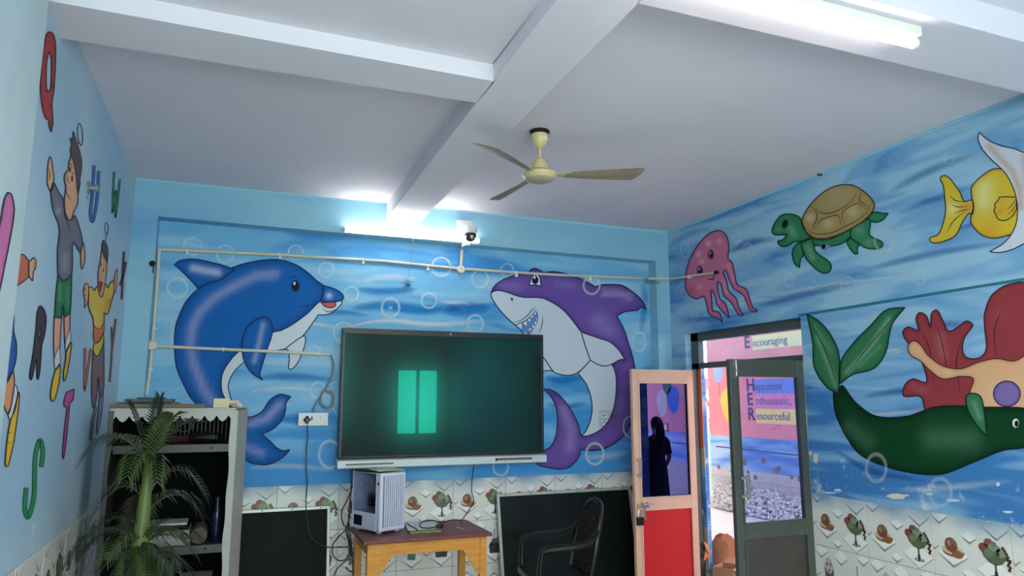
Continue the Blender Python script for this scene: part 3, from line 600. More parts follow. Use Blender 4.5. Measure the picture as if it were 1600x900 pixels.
figure(ff, 'tail', PL_R, Zf([(360,510),(300,515),(270,450),(200,355),(160,335),(133,355),(155,410),(165,500),(170,580),(155,660),(120,745),(65,770),(60,795),(90,808),(150,800),(240,755),(290,660),(330,605),(362,600)]), Ye, 2.5, edge=((204, 170, 44), 5), ink=(20, 26, 40), hi=[(Zf([(330,560)]), 11, (206, 140, 70), 0.8), (Zf([(215,570)]), 9, (230, 222, 160), 0.7)], lines=[Zf([(200,475),(240,510),(310,520)]), Zf([(210,540),(260,555),(320,550)]), Zf([(230,600),(290,580),(325,572)]), Zf([(175,740),(230,650),(320,580)])])
figure(ff, 'fin', PL_R, Zf([(408,30,1),(470,85),(560,125),(650,145),(720,172),(800,185),(860,300),(860,700),(800,790),(720,815),(650,850),(560,875),(480,870,1),(580,810),(640,735),(672,650),(675,540),(650,430),(600,330),(550,275),(490,220),(430,150),(400,80)]), (206, 212, 226), 4, ink=(20, 26, 40), hi=[(Zf([(480,130),(560,220),(640,300),(690,430),(700,560)]), 5, (196, 152, 112), 0.7), (Zf([(720,200),(740,400)]), 6, (190, 150, 116), 0.5)], label='white sweeping fin')
figure(ff, 'fin', PL_R, Zf([(668,487,1),(600,484),(550,487,1),(540,510),(515,535,1),(520,560),(510,580,1),(525,610),(540,640),(590,650),(640,620),(672,570,1)]), (212, 176, 54), 5, ink=(20, 26, 40), lines=[Zf([(600,580),(640,540),(665,495)]), Zf([(610,610),(650,570),(668,520)])], hi=[(Zf([(550,590)]), 8, (206, 140, 40), 0.6)])

# plain sea creature and coral (a generic stand-in of about the same size and colours)
Zm = lambda a: [(1240 + p[0] / 2.142, 480 + p[1] / 2.142) + tuple(p[2:]) for p in a]
RED, REDD = (148, 58, 66), (122, 42, 52)
coral = figure(W, 'coral_painting', PL_R, Zm([(440,345,1),(425,300),(370,298),(372,262),(400,240),(445,250),(432,190),(402,140),(376,110),(366,82),(386,66),(418,78),(410,40),(422,18),(446,30),(458,66),(462,22),(482,10),(500,44),(520,80),(556,62),(580,46),(600,62),(574,100),(566,140),(580,168),(620,170),(645,140),(640,70),(640,20),(664,-40),(720,-76),(800,-80),(850,-20),(836,60),(872,130),(850,220),(880,290),(830,345)]), RED, 2, edge=(REDD, 6), ink=(40, 22, 34), hi=[(Zm([(490,100),(500,160)]), 8, (180, 110, 116), 0.5), (Zm([(400,262),(440,280)]), 6, (176, 96, 100), 0.4), (Zm([(690,20)]), 10, (170, 86, 92), 0.4)], lines=[Zm([(430,85),(455,140),(470,250)]), Zm([(480,60),(500,130),(520,250)]), Zm([(560,110),(545,190),(560,290)]), Zm([(700,0),(672,80),(680,170)])], label='red branching coral painted on the wall')
sponge = figure(W, 'sponge_painting', PL_R, Zm([(610,330),(590,290),(602,240),(560,232),(500,240),(455,210),(425,180),(392,160),(384,130),(404,112),(430,130),(450,160),(500,196),(560,206),(620,184),(680,172),(740,180),(820,160),(830,400),(700,430),(640,400)]), (222, 172, 132), 3, edge=((196, 140, 102), 6), ink=(60, 40, 36), hi=[(Zm([(690,300)]), 20, (234, 196, 160), 0.5), (Zm([(520,220)]), 8, (236, 196, 158), 0.5)], label='tan sea sponge painted on the wall')
figure(sponge, 'pore', PL_R, ell(*Zm([(715, 290)])[0], 21, 20), (126, 108, 168), 4, edge=((98, 82, 140), 6), ink=(40, 32, 60), label='purple round pore')
creature = figure(W, 'sea_creature_painting', PL_R, Zm([(152,290,1),(135,282),(140,350),(170,420),(220,490),(300,530),(400,555),(500,558),(600,520),(700,480),(770,470),(830,440),(840,380),(780,340),(700,335),(620,334),(560,330),(470,335),(380,365),(280,365),(210,320),(165,262)]), (10, 62, 32), 4, edge=((6, 40, 22), 12), ink=(12, 26, 26), hi=[(Zm([(190,400),(250,450)]), 12, (78, 122, 92), 0.45), (Zm([(470,440),(590,440)]), 20, (80, 124, 96), 0.45), (Zm([(440,345),(540,345)]), 6, (20, 66, 40), 0.3)], label='long dark green sea creature painted on the wall')
figure(creature, 'tail', PL_R, Zm([(45,22,1),(90,50),(130,100),(155,170),(152,290,1),(110,265),(70,200),(65,120)]), (52, 116, 78), 5, edge=((30, 86, 56), 6), ink=(12, 26, 26), hi=[(Zm([(80,100),(120,200),(145,265)]), 4, (130, 170, 140), 0.5), (Zm([(70,60),(128,150)]), 3, (120, 164, 134), 0.4)], lines=[Zm([(52,40),(105,140),(150,270)])], label='paler leaf shaped tail lobe')
figure(creature, 'tail', PL_R, Zm([(155,258,1),(160,180),(210,110),(260,60),(310,10),(375,0,1),(330,60),(310,150),(270,205),(200,225)]), (52, 116, 78), 5, edge=((30, 86, 56), 6), ink=(12, 26, 26), hi=[(Zm([(320,40),(260,130),(180,220)]), 4, (134, 174, 144), 0.6), (Zm([(290,130),(220,200)]), 3, (120, 164, 134), 0.4)], lines=[Zm([(360,8),(270,110),(160,250)])], label='paler leaf shaped tail lobe')
figure(creature, 'fin', PL_R, Zm([(578,300),(600,288),(628,300),(640,350),(648,432,1),(610,390),(585,345)]), (56, 118, 82), 5.5, edge=((34, 88, 58), 4), ink=(12, 26, 26), hi=[(Zm([(605,320),(625,370)]), 4, (120, 170, 140), 0.5)])
figure(creature, 'eye', PL_R, ell(*Zm([(745, 388)])[0], 6, 8), (226, 228, 220), 6, ink=(12, 26, 26), extra=lambda mb, pl, layer: fill(mb, pl, ell(*Zm([(748, 390)])[0], 3.2, 5), (16, 20, 22), layer + 1))
for b in ((1071,391,7,12),(1151.5,368,7,12),(1169,393,8,13),(1176,444,5,7),(1061,458,4,9),(1086,492,5,10),(1204,373,5,7),(1234,438,7,10),(1272,447,5,8),(1326,445,11,12),(1383,376,16,18),(1438,433,10,12),(1484,247,9,10),(1370,731,16,22),(1470,769,18,22),(1046,570,3,9)):
    bubble(W, PL_R, *b, dot=b[0] in (1086, 1169, 1071), k=0.55)
def patch(parent, pl, cx, cy, rx, ry, seed, col=(222, 210, 196)):
    r = np.random.default_rng(seed); m = MB()
    pts = [(cx + rx * (0.7 + 0.5 * r.random()) * math.cos(t), cy + ry * (0.6 + 0.6 * r.random()) * math.sin(t)) for t in np.linspace(0, 2 * math.pi, 13)[:-1]]
    fill(m, pl, pts, col, 6); return link('peeled_patch', m.mesh('peeled_patch', True), PAINT, parent)
for i, q in enumerate(((1404,775,17,4.5),(1275,716,4,10),(1267,708,2,4),(1310,766,6,2.5),(1560,757,3,3.5),(1298,770,9,2),(1452,772,7,2),(1345,786,24,1.2),(1490,782,12,2.5),(1575,800,8,2))): patch(W, PL_R, *q, i, (222, 208, 190) if i < 3 else (196, 214, 226))
patch(W, PL_R, 1281, 273, 5, 2, 40, (60, 62, 70)); patch(W, PL_R, 1290, 386, 8, 5, 41, (120, 140, 180)); patch(W, PL_R, 1287, 385, 3, 4, 42, (60, 64, 80))

# ------------------------------------------------------------------ murals: left wall
W = wall_left; DK = (44, 36, 44); SKIN = (222, 170, 134); SKD = (206, 128, 88)
def letter(name, pts, col, holes=(), dark=None): return figure(W, name, PL_L, pts, col, 2, ink=tuple(int(c * 0.35) for c in col), lw=1.3, edge=(tuple(int(c * 0.6) for c in col), 2.4), holes=holes)
def sletter(name, strokes, w, col):
    m = MB()
    for s in strokes:
        stroke(m, PL_L, s, w + 1.6, tuple(int(c * 0.35) for c in col), 2)
    for s in strokes: stroke(m, PL_L, s, w, col, 2.6)
    return link(name, m.mesh(name, True), PAINT, W)
letter('painted_letter', [(75,50),(82.5,53),(86.5,70),(86,110),(84,140),(81,163),(82.5,190),(79.5,207,1),(76,197),(75,187),(70,184),(65,165),(62.5,135),(65,90),(70,60)], (176, 62, 66), [[(76,82),(79,92),(79.5,115),(78,138),(74,142),(72,130),(72.5,100)]])['label'] = 'dark red letter Q'
letter('painted_letter', [(61.7,478),(68,483),(71.7,497),(70,520),(65,540),(64,553),(62,580),(59,593),(56.7,587),(56.5,562,1),(55,566),(50,590),(46.7,593),(45.7,583),(50,557),(55,517),(57,490)], (74, 58, 66), [[(63,512),(62.3,523),(60.5,528),(60,520)]])['label'] = 'dark brown letter R'
sletter('painted_letter', [[(146.7,258),(145,290),(143,313),(141,333),(143.5,346),(147,338),(151.7,307),(154,267)]], 3.6, (58, 112, 184))['label'] = 'blue letter U'
sletter('painted_letter', [[(178,268),(176.5,300),(175.3,333,1),(178,315),(181,297,1),(180.4,320),(180,340,1),(184,310),(187,280)]], 2.0, (60, 140, 92))['label'] = 'green letter W'
sletter('painted_letter', [[(193.3,393),(191.5,430),(190,468)], [(196.5,409),(193,428),(187,446)]], 2.4, (120, 58, 74))['label'] = 'maroon letter X'
sletter('painted_letter', [[(132.7,544),(132,580),(131.6,612,1),(136.5,580),(141.7,545)]], 2.6, (198, 112, 78))['label'] = 'orange letter V'
sletter('painted_letter', [[(174,511),(174.5,528),(175.3,540)], [(180.7,498),(177.5,525),(175,545),(173,575),(171,597)]], 1.7, (150, 100, 92))['label'] = 'brown letter Y'
letter('painted_letter', [(103,613,1),(115.7,607.5,1),(114,624),(108.8,630,1),(106,660),(103,690),(99,716),(97,709),(99.5,675),(104,636,1),(100,636,1),(99,628)], (190, 88, 152))['label'] = 'pink letter T'
sletter('painted_letter', [[(64,730),(66.5,707),(62.7,688),(56.5,703),(54,725),(53.5,750),(52,780),(44,808),(38.5,795),(40.5,762)]], 6.0, (52, 138, 88))['label'] = 'green letter S'

boy = figure(W, 'boy_painting', PL_L, [(78,297,1),(83,285),(90,298),(98.3,313),(101,338),(110,343),(116,337),(122,350),(128.3,376.7),(126.7,390),(125,396,1),(115,380),(112.5,383,1),(111.7,426.7),(103,436.7),(95,437),(90,428),(89,393),(91.7,356.7),(81.7,326.7)], (112, 112, 122), 3, edge=((86, 86, 98), 4), ink=DK, hi=[([(90,330)], 5, (170, 170, 178), 0.6), ([(102,400),(100,420)], 5, (156, 156, 164), 0.6)], lines=[[(100,338),(106,352),(107,366)]], label='boy in grey jumper and green shorts painted on the wall')
figure(boy, 'face', PL_L, [(110,243,1),(106.7,255),(105.8,265),(100.3,272.5),(100,283),(102,293),(99.5,313),(101,332),(106,343),(111,341),(115.5,328),(119,322),(121,313),(121,303),(124,285),(121,255)], SKIN, 4, edge=(SKD, 4), ink=DK, lines=[[(101,294),(105,306),(110.5,313)], [(103,273),(105,283),(108,286)], [(108,258),(110,256),(111.5,262)], [(110.5,272),(112,270),(113.5,274)]], extra=lambda mb, pl, l: [fill(mb, pl, ell(108.5, 265, 1.3, 4), (60, 40, 38), l + 1), fill(mb, pl, ell(111.5, 279, 1.5, 5), (60, 40, 38), l + 1)])
figure(boy, 'hair', PL_L, [(108.3,231.7,1),(110.8,227.5),(109,215,1),(112.5,216.7),(113.3,205,1),(115.8,211.7),(120,225),(124,238),(126.7,251.7),(126.3,266.7),(124,280),(121.7,295),(120,302,1),(118.5,290),(118,280),(115,260),(110.8,245,1)], (92, 74, 76), 5, ink=DK, lw=1.0)
figure(boy, 'hand', PL_L, [(73,283),(73.7,263),(76,247.5),(79,246.7),(81.7,263),(83.7,280),(79,299),(74,290)], SKIN, 2.5, edge=(SKD, 3), ink=DK, lines=[[(76,262),(77,275),(76,282)]])
figure(boy, 'hand', PL_L, [(126.2,391),(130,380),(132,403),(129,418),(126.7,421,1),(125.7,406)], SKIN, 2.5, edge=(SKD, 2), ink=DK)
figure(boy, 'leg', PL_L, [(84,494,1),(95.7,495,1),(93,537),(91.5,560),(84.3,560),(83,527)], (226, 164, 134), 3, edge=(SKD, 2), ink=DK)
figure(boy, 'leg', PL_L, [(99,490,1),(109,486,1),(108,517),(103,545),(100.5,535)], (226, 164, 134), 3, edge=(SKD, 2), ink=DK)
figure(boy, 'shorts', PL_L, [(90,428,1),(95,437),(103,437),(111.3,427,1),(110.5,463),(109,489,1),(99.7,496,1),(97.5,477,1),(95.5,497.5,1),(84.3,496,1),(86.5,460)], (44, 122, 70), 4, edge=((24, 86, 48), 4), ink=DK, hi=[([(92,470),(93,445)], 3, (110, 160, 120), 0.5), ([(105,450),(105,480)], 3, (96, 150, 110), 0.4)])
for q, s in (([(91.7,543),(92.7,567),(86,578),(84,560)], [(85,580),(93,569),(92,593),(86,620),(80.7,627),(77.7,618),(80,600)]), ([(108,515),(109,533),(103,551),(101,537)], [(103,547),(110.7,535),(108,560),(103,587),(99,595),(98.3,583),(101.5,563)])):
    figure(boy, 'sock', PL_L, q, (214, 216, 222), 4, ink=DK, lw=1)
    figure(boy, 'shoe', PL_L, s, (226, 186, 56), 4.5, edge=((204, 146, 40), 3), ink=DK)
m = MB(); stroke(m, PL_L, ell(124.7, 210, 3.8, 17, 16, -0.08), 1.2, DK, 3, True); stroke(m, PL_L, [(120,226),(122.5,223),(126,227)], 1.2, DK, 3); link('head_ring', m.mesh('head_ring', True), PAINT, boy)

kid = figure(W, 'boy_painting', PL_L, [(138,448,1),(143,449),(146.7,454,1),(152.5,447.5),(156.7,463),(160,460),(163,443),(168,450,1),(171.7,442),(177.5,437,1),(178,455),(174,470),(168,490),(162,489,1),(161.7,510),(155,516),(146.7,512),(145,498,1),(138,480),(138,462)], (226, 192, 66), 3, edge=((206, 156, 44), 3), ink=DK, hi=[([(169,470),(165,482)], 4, (224, 136, 62), 0.7), ([(147,485),(150,505)], 3, (236, 214, 130), 0.5)], label='laughing boy in yellow shirt painted on the wall')
figure(kid, 'face', PL_L, [(158,393),(163,400),(166,410),(166,425),(164,440),(160,460),(156.7,463),(153.7,458),(152.5,440),(153,423),(156,407)], SKIN, 4, edge=(SKD, 3), ink=DK, lw=1.1, extra=lambda mb, pl, l: [fill(mb, pl, ell(157, 414, 0.8, 3.5), (60, 40, 38), l + 1), fill(mb, pl, ell(160.5, 422, 0.8, 3), (60, 40, 38), l + 1), fill(mb, pl, [(154,440),(159.7,441),(158.3,450),(155.2,458),(153.8,450)], (150, 44, 52), l + 1)])
figure(kid, 'hair', PL_L, [(158,393,1),(158.5,384),(160,375,1),(164,378),(167.5,388),(168,397),(166.7,412,1),(165,407),(161.7,402),(159.7,396)], (86, 66, 72), 5, ink=DK, lw=1.0)
figure(kid, 'hand', PL_L, [(135,442),(131,447),(130,460),(131.7,470),(131.5,481,1),(136,473),(137.5,460),(137.5,448)], SKIN, 4, edge=(SKD, 2), ink=DK, lw=1, lines=[[(130.5,452),(134,453)], [(130,461),(134,461)], [(131,469),(134,468)]])
figure(kid, 'hand', PL_L, [(177.5,455),(178,437),(181,422),(183,422),(182.5,435),(181,453),(179,457)], SKIN, 4, edge=(SKD, 2), ink=DK, lw=1)
figure(kid, 'trousers', PL_L, [(145,545,1),(151.7,556),(162,528,1),(162.3,580),(161.7,607),(157,622),(154,610),(153,590),(150.7,620),(146.7,638),(143,627),(142.7,587)], (136, 108, 104), 3, edge=((110, 84, 84), 3), ink=DK, lw=1.1)
figure(kid, 'waistband', PL_L, [(146.7,510,1),(155,514),(162,503,1),(161.7,517),(155,533),(147.7,535),(145,523)], (222, 116, 78), 4, ink=DK, lw=1.1)
figure(kid, 'shirt_tail', PL_L, [(146.7,535,1),(154,533),(161.7,518,1),(160,537),(151.7,556),(145,548)], (226, 200, 66), 4, ink=DK, lw=1.1)
figure(kid, 'leg', PL_L, [(147.7,636),(150,640),(145,670),(141.7,688),(140,680),(143,657)], (140, 140, 150), 2.8, ink=DK, lw=1)
figure(kid, 'leg', PL_L, [(155,618),(161,614),(158,647),(151.7,678),(150,670),(152.5,645)], (140, 140, 150), 2.8, ink=DK, lw=1)
m = MB(); stroke(m, PL_L, ell(166, 357, 2.6, 9, 14, -0.05), 1.0, DK, 3, True); stroke(m, PL_L, [(165.8,366),(164.5,376)], 1.0, DK, 3); link('head_ring', m.mesh('head_ring', True), PAINT, kid)

arm = figure(W, 'child_painting', PL_L, [(18,392,1),(30.7,396.7),(37,398.5),(44,407,1),(44,433,1),(34,441),(18,452,1)], (200, 112, 76), 3, edge=((180, 88, 54), 4), ink=DK, label='arm and leg of a painted child, cut off by the pillar')
figure(arm, 'hand', PL_L, [(44,409,1),(48,406),(51,403),(55,408),(54,420),(51,424),(50,439,1),(47,435),(44,432,1)], SKIN, 4, ink=DK, lines=[[(50,412),(54,412)], [(50,418),(54,418)]])
figure(arm, 'shorts', PL_L, [(10,480,1),(20,490),(20.7,516.7),(25,540),(23,567),(13,593),(6,600,1),(2,560)], (52, 96, 170), 3, edge=((34, 70, 140), 4), ink=DK)
figure(arm, 'leg', PL_L, [(7,597,1),(20,578,1),(21.7,600),(16.7,633),(11.7,647),(5,633),(3,620)], (222, 152, 110), 2.6, edge=(SKD, 3), ink=DK)
figure(arm, 'sock', PL_L, [(21.7,602),(26.7,613),(21.7,637),(15.7,655),(11.7,647),(17,632)], (214, 216, 222), 3, ink=DK)
figure(arm, 'shoe', PL_L, [(28,613),(29,627),(25,660),(20,693),(13,723),(9,729),(7,722),(10,687),(15,657),(22,640)], (226, 190, 60), 4, edge=((204, 150, 40), 4), ink=DK, lines=[[(10,692),(15,692)], [(12,675),(17,677)]])
figure(column, 'surfboard_painting', PL_C, [(11,300.7,1),(16.7,304),(20.7,320),(20.7,335.5),(15.5,369),(6.7,413),(-2,455),(-14,500),(-20,440),(-8,380),(0,344),(5.5,313)], (206, 116, 168), 3, edge=((168, 84, 134), 4), ink=(48, 40, 60), lw=2.4, label='pink pointed shape painted on the pillar')

# ------------------------------------------------------------------ double door in the right wall
M_cream = mat('cream_enamel', (222, 184, 156), 0.4, var=0.05, scale=6)
M_greyf = mat('grey_anodised_profile', (86, 92, 86), 0.4, 0.35, var=0.08, scale=10)
M_greyp = mat('grey_door_panel', (72, 69, 64), 0.45, 0.1, var=0.14, scale=7)
M_redp = mat('red_laminate', (206, 42, 44), 0.5, var=0.04, scale=3, spec=0.25)
M_steel = mat('bright_steel', (190, 188, 186), 0.25, 0.9)
M_dark = mat('blackened_metal', (40, 36, 32), 0.45, 0.6)
FX0, FX1 = XR + 0.06, XR + 0.115        # depth of the fixed frame inside the opening
mb = MB()
mb.box((FX0, JY0, 0), (FX1, JY0 + 0.05, DTOP)); mb.box((FX0, JY1 - 0.11, EYE + 0.285), (FX1, JY1, DTOP)); mb.box((FX0, JY1 - 0.012, 0), (FX1, JY1, EYE + 0.285))
mb.box((FX0, JY0, DTOP - 0.075), (FX1, JY1, DTOP)); mb.box((FX0, JY0, EYE + 0.285), (FX1, JY1, EYE + 0.335))
door = struct('door_1', mb, M_greyf); bevel(door, 0.003)
part('transom_pane', MB().box((FX0 + 0.02, JY0 + 0.05, EYE + 0.335), (FX0 + 0.026, JY1 - 0.11, DTOP - 0.075)), M_film_t, door, label='misted transom pane')
def leaf(name, label, y, x_hinge, x_free, ztop, fm, pm, side, gl, gz0, gz1, rz):
    """leaf standing across the opening at depth y; its face towards the room's near end is y - 0.02"""
    t = thing(name, label, 'door', (x_hinge, y, 0))
    x0, x1 = min(x_hinge, x_free), max(x_hinge, x_free); d = 0.02; sw = 0.062
    def bar(nm, a, b, bv=0.003): return part(nm, MB().box(a, b), fm, t, bv)
    bar('stile', (x0, y - d, 0.01), (x0 + sw, y + d, ztop)); bar('stile', (x1 - sw, y - d, 0.01), (x1, y + d, ztop))
    bar('top_rail', (x0 + sw, y - d, ztop - 0.115), (x1 - sw, y + d, ztop)); bar('middle_rail', (x0 + sw, y - d, gz0 - 0.105), (x1 - sw, y + d, gz0))
    bar('bottom_rail', (x0 + sw, y - d, 0.01), (x1 - sw, y + d, 0.12))
    part('pane', MB().box((x0 + sw - 0.005, y - 0.004, gz0 - 0.005), (x1 - sw + 0.005, y + 0.004, ztop - 0.11)), M_film if side else M_film_d, t, label='blue filmed glass')
    part('lower_panel', MB().box((x0 + sw - 0.005, y - 0.009, 0.115), (x1 - sw + 0.005, y + 0.009, gz0 - 0.1)), pm, t)
    b = MB(); 
    for (p, q) in (((x0 + sw, gz0), (x1 - sw, gz0)), ((x0 + sw, ztop - 0.115), (x1 - sw, ztop - 0.115))): b.bar((p[0], y - d, p[1]), (q[0], y - d, q[1]), 0.012, 0.012)
    for xx in (x0 + sw, x1 - sw): b.bar((xx, y - d, gz0), (xx, y - d, ztop - 0.115), 0.012, 0.012); b.bar((xx, y - d, 0.12), (xx, y - d, gz0 - 0.105), 0.012, 0.012)
    part('glazing_bead', b, fm, t)
    for zz in (0.3, 1.0, ztop - 0.12): part('hinge', MB().lathe([(0.008, -0.05), (0.008, 0.05)], (x_hinge + 0.012, y + 0.016, zz), 8), M_dark, t)
    return t, x0, x1, y - d
lt, lx0, lx1, ly = leaf('door_leaf', 'open cream door leaf with red lower panel and dark blue pane', 5.35, 3.812, 3.19, EYE + 0.268, M_cream, M_redp, 0, 0, EYE - 0.807, 0, 0)
# its pull handle, bolt, hasp
hz = EYE - 0.56
part('pull_handle', MB().bar((lx0 + 0.045, ly - 0.03, hz - 0.075), (lx0 + 0.045, ly - 0.03, hz + 0.085), 0.022, 0.012).box((lx0 + 0.02, ly - 0.03, hz + 0.06), (lx0 + 0.05, ly, hz + 0.08)).box((lx0 + 0.02, ly - 0.03, hz - 0.07), (lx0 + 0.05, ly, hz - 0.05)), M_steel, lt, 0.003, label='bright pull handle')
bz = EYE - 0.865
bo = part('bolt', MB().tube([(lx0 + 0.01, ly - 0.018, bz), (lx0 + 0.17, ly - 0.018, bz + 0.012)], 0.008), M_steel, lt)
for g0 in (0.05, 0.1): part('bolt_guide', MB().box((lx0 + g0, ly - 0.03, bz - 0.016), (lx0 + g0 + 0.015, ly, bz + 0.024)), M_steel, bo, 0.002)
part('hasp', MB().prism([(lx0 + 0.075, ly - 0.02, bz), (lx0 + 0.09, ly - 0.02, bz), (lx0 + 0.078, ly - 0.022, bz - 0.05), (lx0 + 0.09, ly - 0.022, bz - 0.11), (lx0 + 0.065, ly - 0.022, bz - 0.11), (lx0 + 0.062, ly - 0.022, bz - 0.05)], (0, -0.004, 0)), M_steel, bo)
pk = thing('padlock', 'small dark padlock hanging open on the cream door leaf', 'padlock', (lx0 + 0.03, ly - 0.03, bz - 0.16))
part('shackle', MB().tube([(lx0 + 0.012, ly - 0.022, bz - 0.1), (lx0 + 0.012, ly - 0.022, bz - 0.045), (lx0 + 0.03, ly - 0.022, bz - 0.025), (lx0 + 0.048, ly - 0.022, bz - 0.045), (lx0 + 0.048, ly - 0.022, bz - 0.1)], 0.005), M_steel, pk)
part('body', MB().box((lx0, ly - 0.036, bz - 0.155), (lx0 + 0.06, ly - 0.008, bz - 0.09)), M_dark, pk, 0.006)
rt, rx0, rx1, ry = leaf('door_leaf', 'open grey door leaf with clear bluish pane in front of the bright yard', 4.06, 3.845, 3.195, EYE + 0.285, M_greyf, M_greyp, 1, 0, EYE - 0.815, 0, 0)
hz = EYE - 0.575
part('pull_handle', MB().bar((rx0 + 0.085, ry - 0.03, hz - 0.08), (rx0 + 0.085, ry - 0.03, hz + 0.08), 0.026, 0.014).box((rx0 + 0.03, ry - 0.03, hz + 0.05), (rx0 + 0.09, ry, hz + 0.07)).box((rx0 + 0.03, ry - 0.03, hz - 0.07), (rx0 + 0.09, ry, hz - 0.05)), M_steel, rt, 0.003, label='bright pull handle')
part('tower_bolt', MB().box((rx0 + 0.03, ry - 0.008, EYE + 0.16), (rx0 + 0.055, ry, EYE + 0.285)).tube([(rx0 + 0.042, ry - 0.014, EYE + 0.17), (rx0 + 0.042, ry - 0.014, EYE + 0.275)], 0.006).box((rx0 + 0.03, ry - 0.02, EYE + 0.2), (rx0 + 0.055, ry, EYE + 0.212)), M_steel, rt, label='bright tower bolt')

# ------------------------------------------------------------------ the display panel
M_bezel = mat('black_bezel', (14, 14, 16), 0.35)
M_tray = mat('silver_tray', (196, 204, 206), 0.35, 0.2)
m, nt, b = newmat('anti_glare_display_glass'); N = nt.nodes; N.remove(b); out = N['Material Output']
d = N.new('ShaderNodeBsdfDiffuse'); d.inputs[0].default_value = (0.010, 0.010, 0.011, 1)
g1 = N.new('ShaderNodeBsdfGlossy'); g1.inputs[0].default_value = (0.0003, 0.020, 0.0135, 1); g1.inputs['Roughness'].default_value = 0.0
g2 = N.new('ShaderNodeBsdfGlossy'); g2.inputs[0].default_value = (0.0008, 0.025, 0.018, 1); g2.inputs['Roughness'].default_value = 0.15
g3 = N.new('ShaderNodeBsdfGlossy'); g3.inputs[0].default_value = (0.006, 0.007, 0.008, 1); g3.inputs['Roughness'].default_value = 0.3
a1 = N.new('ShaderNodeAddShader'); a2 = N.new('ShaderNodeAddShader'); a3 = N.new('ShaderNodeAddShader')
nt.links.new(d.outputs[0], a1.inputs[0]); nt.links.new(g1.outputs[0], a1.inputs[1]); nt.links.new(a1.outputs[0], a2.inputs[0]); nt.links.new(g2.outputs[0], a2.inputs[1])
nt.links.new(a2.outputs[0], a3.inputs[0]); nt.links.new(g3.outputs[0], a3.inputs[1]); nt.links.new(a3.outputs[0], out.inputs[0]); M_screen = m
tx0, tx1 = onY(536, 514, YF)[0], onY(848.5, 522, YF)[0]; tz1 = EYE + 0.57; tz0 = EYE - 0.44; ty = YF
tv = thing('display_panel', 'large black interactive flat panel display hung on the sea mural', 'display', ((tx0 + tx1) / 2, ty + 0.05, tz0))
part('housing', MB().box((tx0, ty + 0.006, tz0), (tx1, ty + 0.085, tz1)), M_bezel, tv, 0.004)
bw = 0.022; bt = 0.045
part('bezel', MB().box((tx0, ty - 0.004, tz1 - bt), (tx1, ty + 0.006, tz1)).box((tx0, ty - 0.004, tz0), (tx0 + bw, ty + 0.006, tz1 - bt)).box((tx1 - bw, ty - 0.004, tz0), (tx1, ty + 0.006, tz1 - bt)).box((tx0 + bw, ty - 0.004, tz0), (tx1 - bw, ty + 0.006, tz0 + 0.015)), M_bezel, tv, 0.002)
part('screen', MB().box((tx0 + bw, ty + 0.001, tz0 + 0.015), (tx1 - bw, ty + 0.006, tz1 - bt)), M_screen, tv, label='dark screen mirroring a window')
part('webcam', MB().lathe([(0.006, 0), (0.006, 0.002)], ((tx0 + tx1) / 2 + 0.02, ty - 0.004, tz1 - 0.022), 10, ax=((0, -1, 0), (1, 0, 0), (0, 0, 1))), M_steel, tv)
part('wall_bracket', MB().box((tx0 + 0.5, ty + 0.085, tz0 + 0.2), (tx1 - 0.5, YB - 0.001, tz1 - 0.3)), M_dark, tv)
tr = part('pen_tray', MB().hexa([(tx0 - 0.012, ty - 0.05, tz0 - 0.075), (tx1 + 0.006, ty - 0.05, tz0 - 0.075), (tx1 + 0.006, ty + 0.07, tz0 - 0.07), (tx0 - 0.012, ty + 0.07, tz0 - 0.07)], [(tx0 - 0.012, ty - 0.05, tz0 - 0.015), (tx1 + 0.006, ty - 0.05, tz0 - 0.015), (tx1 + 0.006, ty + 0.07, tz0 - 0.001), (tx0 - 0.012, ty + 0.07, tz0 - 0.001)]), M_tray, tv, 0.006, label='silver pen tray')
part('port_cover', MB().box((tx1 - 0.46, ty - 0.052, tz0 - 0.048), (tx1 - 0.13, ty - 0.049, tz0 - 0.03)), M_greyf, tr)
part('button', MB().box((tx1 - 0.46, ty - 0.054, tz0 - 0.05), (tx1 - 0.44, ty - 0.049, tz0 - 0.032)), M_dark, tr)
part('speaker_slot', MB().box((tx0 + 0.05, ty - 0.052, tz0 - 0.05), (tx0 + 0.42, ty - 0.049, tz0 - 0.038)), M_greyf, tr)

# ------------------------------------------------------------------ tube lamps
M_tube = emit_mat('lit_tube', (1.0, 0.97, 0.93), 5.2); M_tube2 = emit_mat('lit_tube_beam', (1.0, 0.97, 0.93), 3.6)
M_batten = mat('white_batten', (226, 222, 210), 0.5)
p0, p1 = onY(537, 359, YF - 0.05), onY(750, 376, YF - 0.05); tzc = (p0[2] + p1[2]) / 2
t = thing('tube_lamp', 'lit tube lamp on the back wall above the display', 'lamp', ((p0[0] + p1[0]) / 2, YF, tzc))
part('batten', MB().box((p0[0], YF - 0.032, tzc - 0.02), (p1[0], YF, tzc + 0.02)), M_batten, t, 0.003)
part('diffuser', MB().tube([(p0[0] + 0.01, YF - 0.05, tzc), (p1[0] - 0.01, YF - 0.05, tzc)], 0.019, 12), M_tube, t, label='glowing white tube')
part('end_cap', MB().tube([(p0[0], YF - 0.05, tzc), (p0[0] + 0.012, YF - 0.05, tzc)], 0.021, 12), M_batten, t); part('end_cap', MB().tube([(p1[0] - 0.012, YF - 0.05, tzc), (p1[0], YF - 0.05, tzc)], 0.021, 12), M_batten, t)
zt = BMZ - 0.06; q1 = onZ(1430, 69, zt); q0x = q1[0] - 1.22
t = thing('tube_lamp', 'lit tube lamp fixed under the ceiling beam at top right', 'lamp', (q0x + 0.6, q1[1], zt))
part('batten', MB().box((q0x, q1[1] - 0.035, BMZ - 0.038), (q1[0], q1[1] + 0.03, BMZ)), M_batten, t, 0.003, label='cream batten')
